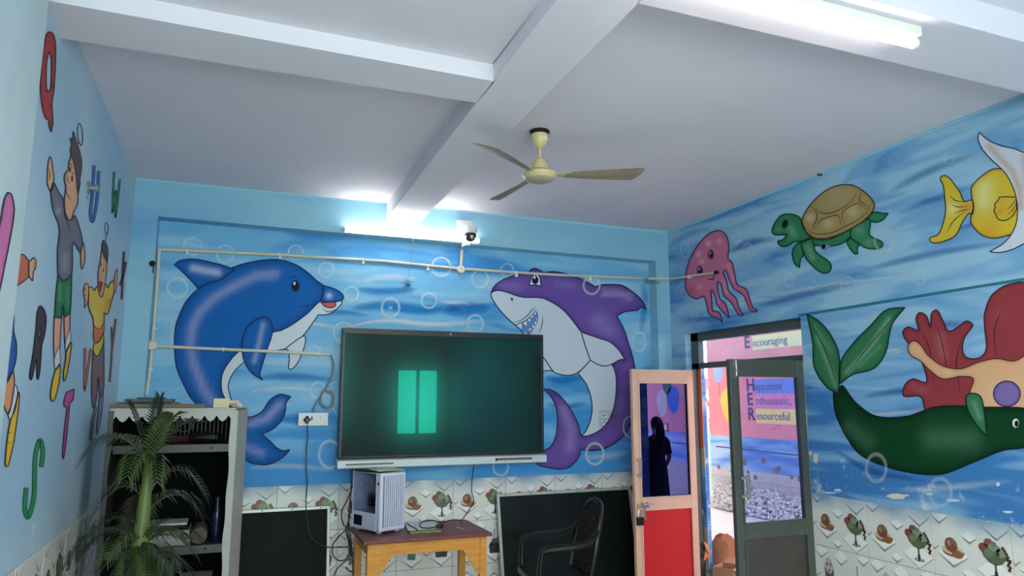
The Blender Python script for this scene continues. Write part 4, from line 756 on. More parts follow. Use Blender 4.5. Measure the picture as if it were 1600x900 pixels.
part('diffuser', MB().tube([(q0x + 0.01, q1[1], zt), (q1[0] - 0.01, q1[1], zt)], 0.019, 12), M_tube2, t, label='glowing white tube')
part('end_cap', MB().tube([(q0x, q1[1], zt), (q0x + 0.012, q1[1], zt)], 0.022, 12), M_batten, t); part('end_cap', MB().tube([(q1[0] - 0.012, q1[1], zt), (q1[0], q1[1], zt)], 0.022, 12), M_batten, t)
a = onZ(1240, 12, BMZ - 0.045); b_ = onZ(1262, -6, BMZ - 0.02)
part('wire', MB().tube([tuple(a), tuple((a + b_) / 2 + np.array([0.0, 0, -0.012])), (b_[0], b_[1], BMZ - 0.006)], 0.004, 6), M_batten, t, label='short white feed wire')

# ------------------------------------------------------------------ ceiling fan
M_fan = mat('ivory_fan_enamel', (206, 190, 140), 0.35, var=0.05, scale=8)
M_fan2 = mat('dusty_ivory_fan_enamel', (176, 166, 138), 0.45, var=0.08, scale=12)
M_blade = mat('dusty_brown_blade', (140, 126, 108), 0.5, var=0.08, scale=9)
fx, fy = 1.657, 3.774
hub = EYE + 1.335
t = thing('ceiling_fan', 'ivory three bladed ceiling fan with dusty brown blades', 'fan', (fx, fy, CZ))
part('hook_plate', MB().lathe([(0.02, 0), (0.062, -0.002), (0.062, -0.012), (0.055, -0.02), (0.02, -0.022)], (fx, fy, CZ), 20), M_dark, t, label='dark ceiling hole ring')
part('canopy', MB().lathe([(0.045, -0.02), (0.052, -0.024), (0.055, -0.038), (0.051, -0.062), (0.038, -0.088), (0.022, -0.106), (0.012, -0.111)], (fx, fy, CZ), 28), M_fan, t, label='pale yellow cup')
cs = part('cup_mark', MB().bar((fx - 0.004, fy - 0.0525, CZ - 0.055), (fx + 0.022, fy - 0.0505, CZ - 0.052), 0.003, 0.007).bar((fx + 0.010, fy - 0.051, CZ - 0.065), (fx + 0.034, fy - 0.043, CZ - 0.06), 0.003, 0.008), M_batten, t, label='worn white mark')
part('rod', MB().tube([(fx, fy, CZ - 0.108), (fx, fy, hub + 0.09)], 0.009, 12), M_fan, t)
part('motor', MB().lathe([(0.012, 0.112), (0.028, 0.103), (0.044, 0.08), (0.052, 0.055), (0.054, 0.04), (0.06, 0.035), (0.066, 0.032), (0.066, 0.024), (0.098, 0.018), (0.106, 0.008), (0.104, -0.004), (0.09, -0.016), (0.088, -0.02)], (fx, fy, hub), 36), M_fan, t)
part('motor_cap', MB().lathe([(0.09, -0.014), (0.084, -0.024), (0.06, -0.034), (0.02, -0.038), (0.004, -0.038)], (fx, fy, hub), 36), M_fan2, t)
part('motor_collar', MB().lathe([(0.058, 0.034), (0.068, 0.034), (0.068, 0.028), (0.058, 0.028)], (fx, fy, hub), 30), M_blade, t)
for ang in (-24, 97, 217):
    ca, sa = math.cos(math.radians(ang)), math.sin(math.radians(ang)); U = Vector((ca, sa, 0)); V = Vector((-sa, ca, 0)); O = Vector((fx, fy, hub + 0.004))
    bl = MB(); out = []
    prof = [(0.15, 0.024, 0.022), (0.2, 0.032, 0.030), (0.3, 0.044, 0.040), (0.45, 0.056, 0.052), (0.545, 0.063, 0.058), (0.575, 0.045, 0.060), (0.60, 0.010, 0.061), (0.622, -0.03, 0.058)]
    pt = lambda r, s, dz: O + U * r + V * s + Vector((0, 0, -0.020 * (s / 0.07) + dz))
    pts = [(r, a_) for r, a_, b2 in prof] + [(r, -b2) for r, a_, b2 in reversed(prof)]
    n = len(prof); vs = []
    for dz in (0.0, 0.003):
        for r, a_, b2 in prof: vs += [pt(r, a_, dz), pt(r, (a_ - b2) / 2, dz - 0.004), pt(r, -b2, dz)]
    fs = []; h = 3 * n
    for i in range(n - 1):
        for j in range(2):
            q = 3 * i + j; fs.append((q, q + 1, q + 4, q + 3)); fs.append((h + q, h + q + 3, h + q + 4, h + q + 1))
        fs += [(3*i, 3*i+3, h+3*i+3, h+3*i), (3*i+2, h+3*i+2, h+3*i+5, 3*i+5)]
    fs += [(0, h, h+1, 1), (1, h+1, h+2, 2), (3*n-3, 3*n-2, h+3*n-2, h+3*n-3), (3*n-2, 3*n-1, h+3*n-1, h+3*n-2)]
    bl.add(vs, fs); bp_ = part('blade', bl, M_blade, t)
    part('blade_arm', MB().hexa([O + U*0.085 + V*0.02, O + U*0.085 - V*0.02, O + U*0.2 - V*0.03 + Vector((0,0,0.008)), O + U*0.2 + V*0.03 + Vector((0,0,-0.008))], [O + U*0.085 + V*0.02 + Vector((0,0,0.004)), O + U*0.085 - V*0.02 + Vector((0,0,0.004)), O + U*0.2 - V*0.03 + Vector((0,0,0.014)), O + U*0.2 + V*0.03 + Vector((0,0,0.0))]), M_fan2, bp_)

# ------------------------------------------------------------------ conduit, boxes, camera, socket
M_pvc = mat('cream_pvc', (204, 200, 182), 0.45, var=0.04, scale=5)
M_white = mat('white_plastic', (222, 222, 220), 0.4)
M_black = mat('black_plastic', (16, 16, 18), 0.4)
yc = YB - 0.016; rc = 0.0125
P = lambda px, py, off=0.016: onY(px, py, YB - off)
cond = thing('conduit', 'long cream conduit running across the top of the back wall mural', 'conduit', tuple(P(480, 400)))
condL = thing('conduit', 'cream conduit going down the left edge with a branch over the dolphin', 'conduit', tuple(P(238, 540)))
condR = thing('conduit', 'short cream conduit ending on the painted jellyfish', 'conduit', tuple(onX(1080, 432, XR)))
part('pipe', MB().tube([P(249, 389.5), P(350, 394), P(445, 398.5), P(600, 408), P(720, 420), P(860, 429), P(1008, 435)], rc, 10), M_pvc, cond)
part('pipe', MB().tube([P(1008, 435), onY(1014, 435.2, YF - 0.02), onY(1030, 435.3, YF - 0.016), np.array([XR - 0.02, YF - 0.018, onY(1042, 436, YF)[2]])], rc, 10), M_pvc, cond)
part('pipe', MB().tube([np.array([XR - 0.02, YF - 0.018, onY(1042, 436, YF)[2]]), onX(1060, 434.5, XR - 0.016), onX(1118, 425.5, XR - 0.016)], rc * 0.9, 10), M_pvc, condR)
part('end_collar', MB().tube([onX(1117, 425.8, XR - 0.016), onX(1121, 425.2, XR - 0.016)], rc * 1.2, 10), M_dark, condR, label='dark open pipe end')
part('pipe', MB().tube([P(249, 389.5), P(245, 450), P(238, 540)], rc, 10), M_pvc, condL)
part('pipe', MB().tube([P(238, 540), P(234, 580), P(229, 617)], rc, 10), M_pvc, condL)
part('pipe', MB().tube([P(238, 540.5), P(330, 545), P(430, 549.5), P(516, 554)], rc, 10), M_pvc, condL)
part('pipe', MB().tube([P(720, 420), P(721, 402), P(721.5, 388), onY(724, 383, YF - 0.02), onY(733, 381, YF - 0.05)], rc * 1.1, 10), M_pvc, cond)
part('elbow', MB().tube([P(252, 389.6), P(249, 389.5), P(248.6, 395)], rc * 1.25, 10), M_pvc, cond)
for px, py in ((238, 540), (720, 421)):
    c = P(px, py, 0.024); bx = part('junction_box', MB().lathe([(0.033, -0.022), (0.036, -0.018), (0.036, 0.014), (0.03, 0.02)], c, 20, ax=((0, -1, 0), (1, 0, 0), (0, 0, 1))), M_pvc, condL if px < 300 else cond)
    part('screw', MB().lathe([(0.004, 0.019), (0.004, 0.0225)], c, 8, ax=((0, -1, 0), (1, 0, 0), (0, 0, 1))), M_steel, bx)
for px, py in ((292, 391), (437, 398), (567, 405.5), (668, 416), (806, 426), (921, 432)):
    part('clip', MB().tube([P(px - 1.2, py, 0.016), P(px + 1.2, py, 0.016)], rc * 1.3, 10).box(tuple(P(px - 1.2, py + 2) + np.array([0, -0.006, 0])), tuple(P(px + 1.8, py + 7, 0.0))), M_white, cond)
for px, py in ((349, 546), (497, 553)): part('clip', MB().tube([P(px - 1.2, py), P(px + 1.2, py)], rc * 1.35, 10), M_white, condL)
for px, py in ((242, 513), (235, 577)): part('clip', MB().tube([P(px, py - 1.2), P(px, py + 1.2)], rc * 1.35, 10), M_white, condL)
for px, py in ((1030, 435.3), (1077, 432.5)):
    f = (lambda x, y: onY(x, y, YF - 0.016)) if px < 1043 else (lambda x, y: onX(x, y, XR - 0.016))
    part('clip', MB().tube([f(px - 1.4, py + (0 if px < 1043 else 0.2)), f(px + 1.4, py - (0 if px < 1043 else 0.2))], rc * 1.3, 10), M_white, cond if px < 1043 else condR)
# bare stub beside the conduit's right end, dark bracket on the left pilaster
c = onY(1009, 441, YB - 0.01); solo('pipe_stub', 'short bare pipe stub sticking out below the conduit near the right pilaster', 'pipe', MB().tube([(c[0], YB - 0.001, c[2]), (c[0] + 0.06, YF - 0.02, c[2] - 0.022)], 0.011, 10), mat('dull_steel', (150, 170, 178), 0.4, 0.5))
c = onY(238, 412, YF); hk = thing('wall_hook', 'small dark hook on the left pilaster beside the conduit corner', 'hook', (c[0], YF, c[2]))
part('plate', MB().lathe([(0.02, 0), (0.022, 0.006), (0.012, 0.014)], c, 14, ax=((0, -1, 0), (1, 0, 0), (0, 0, 1))), M_dark, hk); part('hook', MB().tube([c + np.array([0, -0.012, 0]), c + np.array([0.012, -0.03, -0.03]), c + np.array([0.01, -0.02, -0.07])], 0.004, 6), M_dark, hk)

cm = onY(735, 362, YF - 0.09)
t = thing('security_camera', 'white dome security camera on a wall box beside the lit tube', 'camera', (cm[0], YF, cm[2]))
w0 = onY(714, 344, YF - 0.012); w1 = onY(736, 364, YF - 0.012)
part('wall_box', MB().box((w0[0], YF - 0.035, w1[2]), (w1[0], YF, w0[2])), M_white, t, 0.004)
part('arm', MB().box((cm[0] - 0.03, YF - 0.09, cm[2] - 0.005), (cm[0] + 0.03, YF - 0.03, cm[2] + 0.035)), M_white, t, 0.008)
part('body', MB().lathe([(0.03, 0.055), (0.052, 0.05), (0.058, 0.035), (0.058, -0.012), (0.054, -0.018)], cm, 28), M_white, t)
hd = part('dome', MB().lathe([(0.05, -0.014), (0.05, -0.04), (0.044, -0.065), (0.03, -0.08), (0.012, -0.087), (0.002, -0.088)], cm, 28), mat('smoked_dome', (46, 48, 58), 0.12), t, label='smoked grey dome')
part('lens', MB().lathe([(0.016, 0.0), (0.016, 0.01), (0.01, 0.012)], (cm[0], cm[1] - 0.042, cm[2] - 0.055), 16, ax=((0, -0.9, -0.43), (1, 0, 0), (0, -0.43, 0.9))), M_steel, hd)
part('antenna', MB().tube([(cm[0] - 0.02, YF - 0.04, cm[2] + 0.045), (cm[0] + 0.02, YF - 0.06, cm[2] + 0.10)], 0.004, 6), M_white, t)

s0, s1 = P(467, 646, 0.03), P(511, 664, 0.03)
sk = thing('power_socket', 'white double power socket with a black plug beside the display', 'socket', ((s0[0] + s1[0]) / 2, YB, s1[2]))
part('mounting_box', MB().box((s0[0], YB - 0.04, s1[2]), (s1[0], YB, s0[2])), M_white, sk, 0.003)
fp = part('face_plate', MB().box((s0[0] - 0.004, YB - 0.047, s1[2] - 0.004), (s1[0] + 0.004, YB - 0.039, s0[2] + 0.004)), M_white, sk, 0.002)
sw = (s1[0] - s0[0]); sc = (s0[2] + s1[2]) / 2
part('socket_insert', MB().box((s0[0] + sw*0.16, YB - 0.05, s1[2] + 0.012), (s0[0] + sw*0.40, YB - 0.046, s0[2] - 0.012)), M_white, fp, 0.001); part('socket_insert', MB().box((s0[0] + sw*0.6, YB - 0.05, s1[2] + 0.012), (s0[0] + sw*0.9, YB - 0.046, s0[2] - 0.012)), M_white, fp, 0.001)
part('switch', MB().box((s0[0] + sw*0.425, YB - 0.052, sc - 0.005), (s0[0] + sw*0.475, YB - 0.046, sc + 0.022)), M_black, fp, 0.001, label='black rocker switch'); part('earth_hole', MB().lathe([(0.004, 0), (0.004, 0.001)], (s0[0] + sw*0.75, YB - 0.05, sc + 0.012), 8, ax=((0, -1, 0), (1, 0, 0), (0, 0, 1))), M_black, fp)
pl_c = (s0[0] + sw*0.28, YB - 0.05, sc - 0.004)
pg = thing('plugged_cable', 'black plug and cord hanging from the white socket behind the chalkboard', 'cable', pl_c)
part('plug', MB().lathe([(0.02, 0), (0.022, 0.015), (0.014, 0.03)], pl_c, 14, ax=((0, -1, 0), (1, 0, 0), (0, 0, 1))).box((pl_c[0] - 0.012, YB - 0.07, pl_c[2] - 0.03), (pl_c[0] + 0.012, YB - 0.052, pl_c[2])).ball((pl_c[0] - 0.014, YB - 0.062, pl_c[2] + 0.0), 0.013, 8, 6).ball((pl_c[0] + 0.014, YB - 0.062, pl_c[2]), 0.013, 8, 6).ball((pl_c[0], YB - 0.062, pl_c[2] + 0.018), 0.013, 8, 6), M_black, pg)
path = spl([(480, 662), (481, 680), (479, 700), (478.5, 730), (480, 755), (478, 785), (480, 815), (487, 840), (508, 854), (535, 855)], False, 5)
def ydep(p): return YB - (0.03 if p[1] < 785 else 0.03 + min(0.05, (p[1] - 785) * 0.003))
part('cable', MB().tube([onY(p[0], p[1], YB - (0.045 if p[1] < 700 else 0.03)) for p in path if p[1] < 783] + [onY(p[0], p[1], YF - 0.17) for p in path if p[1] >= 783], 0.0042, 6), M_black, pg)
# grey cable coil
M_gcab = mat('grey_cable', (128, 130, 128), 0.5)
cc = thing('cable_coil', 'grey cable looped on the wall between conduit end and socket', 'cable', tuple(P(508, 622)))
cp = spl([(516, 553), (520.5, 566), (520, 582), (514, 597), (506, 612), (497, 625), (491, 637), (489, 647)], False, 5)
part('cable', MB().tube([P(p[0], p[1], 0.02) for p in cp], 0.0075, 8), M_gcab, cc)
cp = []
for k in range(58):
    a = -1.3 + 2 * math.pi * k / 22; rr = 1 + 0.10 * math.sin(k * 1.1); cp.append((511 + 10.5 * rr * math.cos(a), 624 + 13.5 * rr * math.sin(a)))
part('loop', MB().tube([P(p[0], p[1], 0.018 + 0.0004 * i) for i, p in enumerate(cp)], 0.006, 8), M_gcab, cc)
wp = spl([(518, 636), (523, 642), (528, 652), (531, 662)], False, 4); part('thin_wire', MB().tube([P(p[0], p[1], 0.015) for p in wp], 0.0025, 6), M_white, cc); wp = spl([(515, 601), (522, 597), (532, 594)], False, 4); part('thin_wire', MB().tube([P(p[0], p[1], 0.015) for p in wp], 0.002, 6), M_white, cc)

# dangling ornament below the tube
M_tins = mat('teal_tinsel', (60, 128, 156), 0.3, 0.4)
og = thing('hanging_ornament', 'little teal tinsel ornament dangling on a string below the lit tube', 'ornament', tuple(onY(637, 448, YF + 0.03)))
part('string', MB().tube([onY(645, 373, YF - 0.045), onY(644, 392, YF - 0.02), onY(640, 420, YF + 0.02), onY(638, 440, YF + 0.03)], 0.0018, 5), M_gcab, og)
oc = onY(637, 444, YF + 0.03); part('bead', MB().ball(oc, 0.02, 12, 8), M_tins, og)
m = MB()
for i in range(16):
    a = 2 * math.pi * i / 16 + 0.2; ln = 0.045 + 0.02 * ((i * 5) % 3)
    tip = oc + np.array([math.cos(a) * ln * 0.9, 0.02 * math.sin(3 * a), -0.012 + math.sin(a) * ln * 0.8 - (0.02 if math.sin(a) < 0 else 0)])
    m.tube([oc, (oc + tip) / 2 + np.array([0, -0.006, 0.01]), tip], [0.003, 0.0026, 0.001], 5)
part('fringe', m, M_tins, og)

# grey pipe bracket on the left wall (over the painted U)
c = onX(137, 293, XL); M_galv = mat('galvanised_grey', (132, 146, 152), 0.4, 0.5)
t = thing('pipe_bracket', 'grey pipe stub with round flange on the left wall over the blue letter U', 'bracket', tuple(c))
ax = ((1, 0, 0), (0, 1, 0), (0, 0, 1))
part('flange', MB().lathe([(0.036, 0), (0.036, 0.006), (0.032, 0.01)], c, 20, ax=ax).box((XL, c[1] - 0.016, c[2] - 0.055), (XL + 0.005, c[1] + 0.016, c[2] + 0.03)), M_galv, t)
part('pipe', MB().lathe([(0.015, 0), (0.015, 0.036), (0.021, 0.036), (0.021, 0.048), (0.013, 0.048), (0.013, 0.03)], c, 18, ax=ax), M_galv, t)
for s in (-1, 1): part('bolt', MB().lathe([(0.005, 0.005), (0.005, 0.012)], c + np.array([0, 0.026 * s, 0]), 6, ax=ax), M_steel, t)

# ------------------------------------------------------------------ chalkboards leaning on the back wall
M_board = mat('dark_green_chalkboard', (7, 20, 16), 0.36, var=0.10, scale=4, spec=0.2)
M_board2 = mat('black_chalkboard', (12, 13, 13), 0.6, var=0.15, scale=4, spec=0.15)
M_boardf = mat('white_aluminium_edge', (176, 180, 174), 0.4, 0.3)
def board(label, x0, x1, ztop, zbot, ytop, ybot, bm, slope=0.0):
    t = thing('chalkboard', label, 'chalkboard', ((x0 + x1) / 2, (ytop + ybot) / 2, zbot))
    f = lambda x, v, d=0.0: Vector((x, ybot + (ytop - ybot) * v + d, zbot + (ztop + slope * (x - x0) / (x1 - x0) - zbot) * v))
    th = 0.018; fw = 0.022
    def slab(xa, xb, va, vb, d0, d1): return MB().hexa([f(xa, va, d0), f(xb, va, d0), f(xb, va, d1), f(xa, va, d1)], [f(xa, vb, d0), f(xb, vb, d0), f(xb, vb, d1), f(xa, vb, d1)])
    fv = fw / (ztop - zbot)
    part('writing_surface', slab(x0 + fw, x1 - fw, fv, 1 - fv, 0.0, th), bm, t)
    part('frame_rail', slab(x0, x1, 1 - fv, 1, -0.006, th + 0.004), M_boardf, t, 0.002); part('frame_rail', slab(x0, x1, 0, fv, -0.006, th + 0.004), M_boardf, t, 0.002)
    part('frame_stile', slab(x0, x0 + fw, fv, 1 - fv, -0.006, th + 0.004), M_boardf, t, 0.002); part('frame_stile', slab(x1 - fw, x1, fv, 1 - fv, -0.006, th + 0.004), M_boardf, t, 0.002)
    for i in range(6):
        q = f(x0 + (x1 - x0) * (0.06 + 0.176 * i), 1 - fv / 2, -0.006); part('rivet', MB().lathe([(0.005, 0), (0.004, 0.003)], q, 8, ax=((0, -1, 0), (1, 0, 0), (0, 0, 1))), M_dark, t)
    return t
yt = YB - 0.045
a = onY(776, 772, yt); b_ = onY(984, 760.5, yt)
board('large dark green chalkboard leaning on the tiles behind the plastic chair', a[0], b_[0], a[2], 0.02, yt, yt - 0.17, M_board, b_[2] - a[2])
a = onY(516, 790, yt); c2 = onY(372, 798, yt)
board('black chalkboard leaning on the tiles between white rack and desk', a[0] - 1.2, a[0], c2[2], 0.02, yt, yt - 0.15, M_board2, a[2] - c2[2])

# ------------------------------------------------------------------ desk
M_top = mat('maroon_laminate', (112, 52, 48), 0.4, var=0.08, scale=5)
M_wood = mat('varnished_yellow_wood', (206, 138, 52), 0.38, var=0.16, scale=3, stretch=(3, 3, 14))
DZ = 0.75
dl, dr = 0.85, 1.735; df, db = 4.80, 5.40
dk = thing('desk', 'yellow wooden desk with maroon top carrying the white computer', 'desk', ((dl + dr) / 2, (df + db) / 2, 0))
part('top', MB().box((dl, df, DZ - 0.022), (dr, db, DZ)), M_top, dk, 0.004, label='maroon laminate top')
lx = (dl + 0.035, dr - 0.075); lyy = (df + 0.04, db - 0.08)
for x in lx:
    for y in lyy: part('leg', MB().box((x, y, 0), (x + 0.048, y + 0.048, DZ - 0.022)), M_wood, dk, 0.003)
ap = 0.085
part('apron', MB().box((lx[0] + 0.048, lyy[0] + 0.006, DZ - 0.022 - ap), (lx[1], lyy[0] + 0.03, DZ - 0.022)), M_wood, dk, 0.002)
part('apron', MB().box((lx[0] + 0.048, lyy[1] + 0.018, DZ - 0.022 - ap), (lx[1], lyy[1] + 0.042, DZ - 0.022)), M_wood, dk, 0.002)
for x in lx: part('apron', MB().box((x + 0.012, lyy[0] + 0.048, DZ - 0.022 - ap), (x + 0.036, lyy[1], DZ - 0.022)), M_wood, dk, 0.002)
for x, s in ((lx[0] + 0.048, 1), (lx[1], -1)):
    z = DZ - 0.022 - ap; part('corner_brace', MB().prism([(x, lyy[0] + 0.008, z), (x + s * 0.12, lyy[0] + 0.008, z), (x + s * 0.015, lyy[0] + 0.008, z - 0.16), (x, lyy[0] + 0.008, z - 0.17)], (0, 0.016, 0)), M_wood, dk)
for y in lyy: part('stretcher', MB().box((lx[0] + 0.048, y + 0.012, 0.16), (lx[1], y + 0.036, 0.21)), M_wood, dk, 0.002)
sp = MB()
for px, py in ((722, 826), (730, 828), (736, 825), (741, 827), (716, 824), (648, 842), (600, 843)):
    q = onZ(px, py, DZ); sp.lathe([(0.006 + 0.004 * (px % 3), 0.0002), (0.005, 0.0009)], (q[0], q[1], DZ), 8)
part('paint_drips', sp, M_white, dk, label='white paint drips')

# ------------------------------------------------------------------ white computer tower
M_pcw = mat('white_powder_coat', (206, 208, 226), 0.4)
M_pci = mat('dark_case_inside', (40, 42, 50), 0.5)
M_smoke = film_glass('smoked_side_glass', (0.78, 0.8, 0.88), (0.7, 0.75, 0.85), 0.02, 0.08)
c = onZ(591, 836, DZ)
PW, PD, PH = 0.215, 0.33, 0.405
pcx = thing('computer_tower', 'white computer tower with ribbed front and smoked side window on the desk', 'computer', (c[0], c[1], DZ + 0.0006), math.radians(24), world_parts=False)
f0 = 0.016; wt = 0.006     # local: x along the front, y into the depth, z up; origin at the near corner
lpart('case', MB().box((0, 0.03, f0), (PW, PD, f0 + wt)).box((0, 0.03, PH - wt), (PW, PD, PH)).box((PW - wt, 0.03, f0 + wt), (PW, PD, PH - wt)).box((wt, PD - wt, f0 + wt), (PW - wt, PD, PH - wt)).box((0, 0.03, f0 + wt), (wt, 0.045, PH - wt)).box((0, PD - 0.012, f0 + wt), (wt, PD, PH - wt)), M_pcw, pcx, 0.002)
lpart('power_shroud', MB().box((0.0, 0.045, f0 + wt), (PW - wt, PD - 0.012, f0 + 0.115)), M_pcw, pcx, 0.002)
lpart('shroud_opening', MB().box((-0.0015, PD - 0.13, f0 + 0.022), (0.0, PD - 0.03, f0 + 0.09)), M_black, pcx, label='black opening low on the side')
lpart('side_window', MB().box((0.0, 0.047, f0 + 0.118), (0.004, PD - 0.014, PH - wt - 0.004)), M_smoke, pcx, label='smoked side window')
mbd = lpart('motherboard', MB().box((PW - 0.03, 0.08, f0 + 0.13), (PW - 0.02, PD - 0.02, PH - 0.03)), M_pci, pcx)
m = MB()
for i in range(5): m.box((PW - 0.16, 0.10 + 0.0 * i, f0 + 0.15 + i * 0.018), (PW - 0.03, 0.22, f0 + 0.158 + i * 0.018))
lpart('graphics_card', m, M_pci, mbd)
lpart('cooler', MB().lathe([(0.05, 0), (0.05, 0.03), (0.02, 0.034)], (PW - 0.03, 0.2, PH - 0.12), 20, ax=((-1, 0, 0), (0, 1, 0), (0, 0, 1))), M_white, mbd)
fn = lpart('rear_fan', MB().lathe([(0.058, 0), (0.06, 0.02), (0.05, 0.02), (0.05, 0.004), (0.058, 0.0)], (0.10, PD - 0.01, PH - 0.1), 24, ax=((0, -1, 0), (1, 0, 0), (0, 0, 1))), M_white, pcx)
m = MB()
for i in range(7):
    a = 2 * math.pi * i / 7; m.add([(0.10 + 0.012*math.cos(a), PD - 0.02, PH - 0.1 + 0.012*math.sin(a)), (0.10 + 0.048*math.cos(a), PD - 0.022, PH - 0.1 + 0.048*math.sin(a)), (0.10 + 0.048*math.cos(a+0.6), PD - 0.014, PH - 0.1 + 0.048*math.sin(a+0.6)), (0.10 + 0.012*math.cos(a+0.6), PD - 0.018, PH - 0.1 + 0.012*math.sin(a+0.6))], [(0, 1, 2, 3)])
lpart('fan_blades', m, M_pcw, fn)
fr = lpart('front_panel', MB().box((0.0, -0.012, f0), (PW, 0.03, PH)), M_pcw, pcx, 0.012)
lpart('grille_recess', MB().box((0.022, -0.0135, f0 + 0.03), (PW - 0.014, -0.012, PH - 0.02)), mat('grille_grey_mesh', (120, 122, 146), 0.6), fr)  # even grey mesh sheet behind the white ribs
for i in range(10):
    x = 0.03 + i * 0.0172; lpart('rib', MB().box((x, -0.022, f0 + 0.03), (x + 0.0095, -0.0125, PH - 0.02)), M_pcw, fr, 0.002)
lpart('badge', MB().lathe([(0.012, 0), (0.012, 0.002)], (0.0, 0.014, PH - 0.07), 6, ax=((-1, 0, 0), (0, 1, 0), (0, 0, 1))), M_greyf, fr, label='grey hexagonal badge')
for x in (0.02, PW - 0.05):
    for y in (0.03, PD - 0.05): lpart('foot', MB().box((x, y, 0.0), (x + 0.03, y + 0.03, f0)), M_pcw, pcx, 0.003)
# things lying on the tower
def on_pc(lx_, ly_, lz_): 
    a = math.radians(24); return Vector((c[0] + lx_ * math.cos(a) - ly_ * math.sin(a), c[1] + lx_ * math.sin(a) + ly_ * math.cos(a), DZ + lz_))
def slab(x0, x1, y0, y1, z0, z1, rot=0.0):
    cx, cy = (x0 + x1) / 2, (y0 + y1) / 2; r = lambda x, y: (cx + (x - cx) * math.cos(rot) - (y - cy) * math.sin(rot), cy + (x - cx) * math.sin(rot) + (y - cy) * math.cos(rot))
    q = [r(x0, y0), r(x1, y0), r(x1, y1), r(x0, y1)]
    return MB().hexa([on_pc(*p, z0) for p in q], [on_pc(*p, z1) for p in q])
solo('notebook', 'thin black notebook lying on top of the computer tower', 'book', slab(-0.01, 0.19, 0.03, 0.29, PH, PH + 0.012, 0.15), M_black, 0.002)
solo('paper_sheet', 'pale green paper lying on the black notebook on the tower', 'paper', slab(0.02, 0.22, -0.01, 0.20, PH + 0.0125, PH + 0.0155, -0.25), mat('pale_green_paper', (188, 204, 162), 0.7))
# things on the desk
def flat(corners, z, h):
    b0 = [Vector(onZ(px, py, z)) for px, py in corners]; return MB().hexa(b0, [p + Vector((0, 0, h)) for p in b0])
solo('notebook', 'green covered notebook lying on the desk right of the tower', 'book', flat([(641, 834), (690, 831), (681, 815), (634, 818)], DZ + 0.0006, 0.008), mat('olive_cover', (138, 148, 98), 0.6), 0.001)
solo('paper_sheet', 'white paper lying on the green notebook on the desk', 'paper', flat([(637, 829), (693, 825), (677, 813), (631, 816)], DZ + 0.0085, 0.003), mat('white_paper', (214, 216, 222), 0.7))
qa, qb = onZ(636, 818, DZ + 0.016), onZ(653, 828, DZ + 0.016)
pn = thing('pen', 'black pen lying across the white paper on the desk', 'pen', tuple((qa + qb) / 2)); part('barrel', MB().tube([qa, qb], 0.004, 8), M_black, pn); part('tip', MB().tube([qb, qb + (qb - qa) * 0.08], [0.004, 0.001], 8), M_steel, pn)
ad = thing('power_cable', 'black cable from the display ending in a plug on the desk papers', 'cable', tuple(onZ(688, 822, DZ)))
q = onZ(688, 822, DZ + 0.029); part('plug', MB().ball(q, 0.022, 10, 8, sq=(1.2, 0.8, 0.7)).box(q + np.array([-0.03, -0.012, -0.012]), q + np.array([0.0, 0.012, 0.012])), M_black, ad)
cp = spl([(741, 724), (738, 745), (737, 768), (740, 782), (734, 795), (723, 811)], False, 5)
pts = [onY(p[0], p[1], YF + 0.05 - 0.26 * (i / len(cp)) ** 1.5) for i, p in enumerate(cp)]
pts += [onZ(x, y, DZ + 0.018) for x, y in spl([(721, 812.5), (706, 812.5), (690, 816), (676, 813), (662, 814.5), (656, 820), (660, 824.5), (672, 825), (684, 822.5)], False, 4)]
part('cable', MB().tube(pts, 0.0042, 6), M_black, ad)
# cables behind the tower
cb = thing('cable_bundle', 'tangle of black cables hanging behind the left end of the desk', 'cable', tuple(onY(548, 800, YB - 0.1)))
for ci, pth in enumerate(([(548, 733), (549, 760), (546, 790), (545, 815), (549, 850), (551, 880), (552, 920)], [(551, 733), (551, 757), (544, 778), (534, 800), (536, 818), (541, 826), (530, 838), (520, 852), (521, 868), (531, 876), (542, 872), (548, 855), (544, 835)], [(553, 735), (553, 765), (549, 795), (544, 820), (545, 850), (549, 868), (536, 880), (525, 892), (518, 915)], [(546, 808), (541, 830), (546, 850), (540, 855), (530, 854)], [(541, 886), (546, 892), (560, 893)])):
    q = spl(pth, False, 5); part('cable', MB().tube([onY(p[0], p[1], YB - 0.05 - 0.012 * ci - 0.02 * math.sin(i * 0.3)) for i, p in enumerate(q)], 0.0045, 6), M_black, cb)

# ------------------------------------------------------------------ plastic armchair
M_chair = mat('black_moulded_plastic', (11, 10, 11), 0.36, spec=0.4)
ch = thing('plastic_chair', 'black plastic armchair with woven back in front of the green chalkboard', 'chair', (2.27, 4.90, 0), math.radians(173), world_parts=False)
# local: +x is where the sitter faces
def arch(h):   # outline of the back, as (y, z) going up one side and down the other
    return [(-0.20, 0.40), (-0.215, 0.52), (-0.215, 0.64), (-0.19, 0.76), (-0.15, 0.855), (-0.09, 0.905), (0, 0.92), (0.09, 0.905), (0.15, 0.855), (0.19, 0.76), (0.215, 0.64), (0.215, 0.52), (0.20, 0.40)]
bx = lambda z: -0.17 - (z - 0.40) * 0.22 - max(0, z - 0.7) * 0.10
bk = lpart('backrest', MB().tube([(bx(z), y, z) for y, z in spl(arch(0), False, 3)], 0.021, 8, flat=1.0), M_chair, ch)
m = MB()
ysp = lambda z: 0.19 * (1 if z < 0.66 else max(0.3, math.sqrt(max(0.05, 1 - ((z - 0.66) / 0.27) ** 2))))
for i in range(17):
    z = 0.44 + i * 0.027; w_ = ysp(z); m.box((bx(z) - 0.004, -w_, z - 0.0065), (bx(z) + 0.003, w_, z + 0.0065))
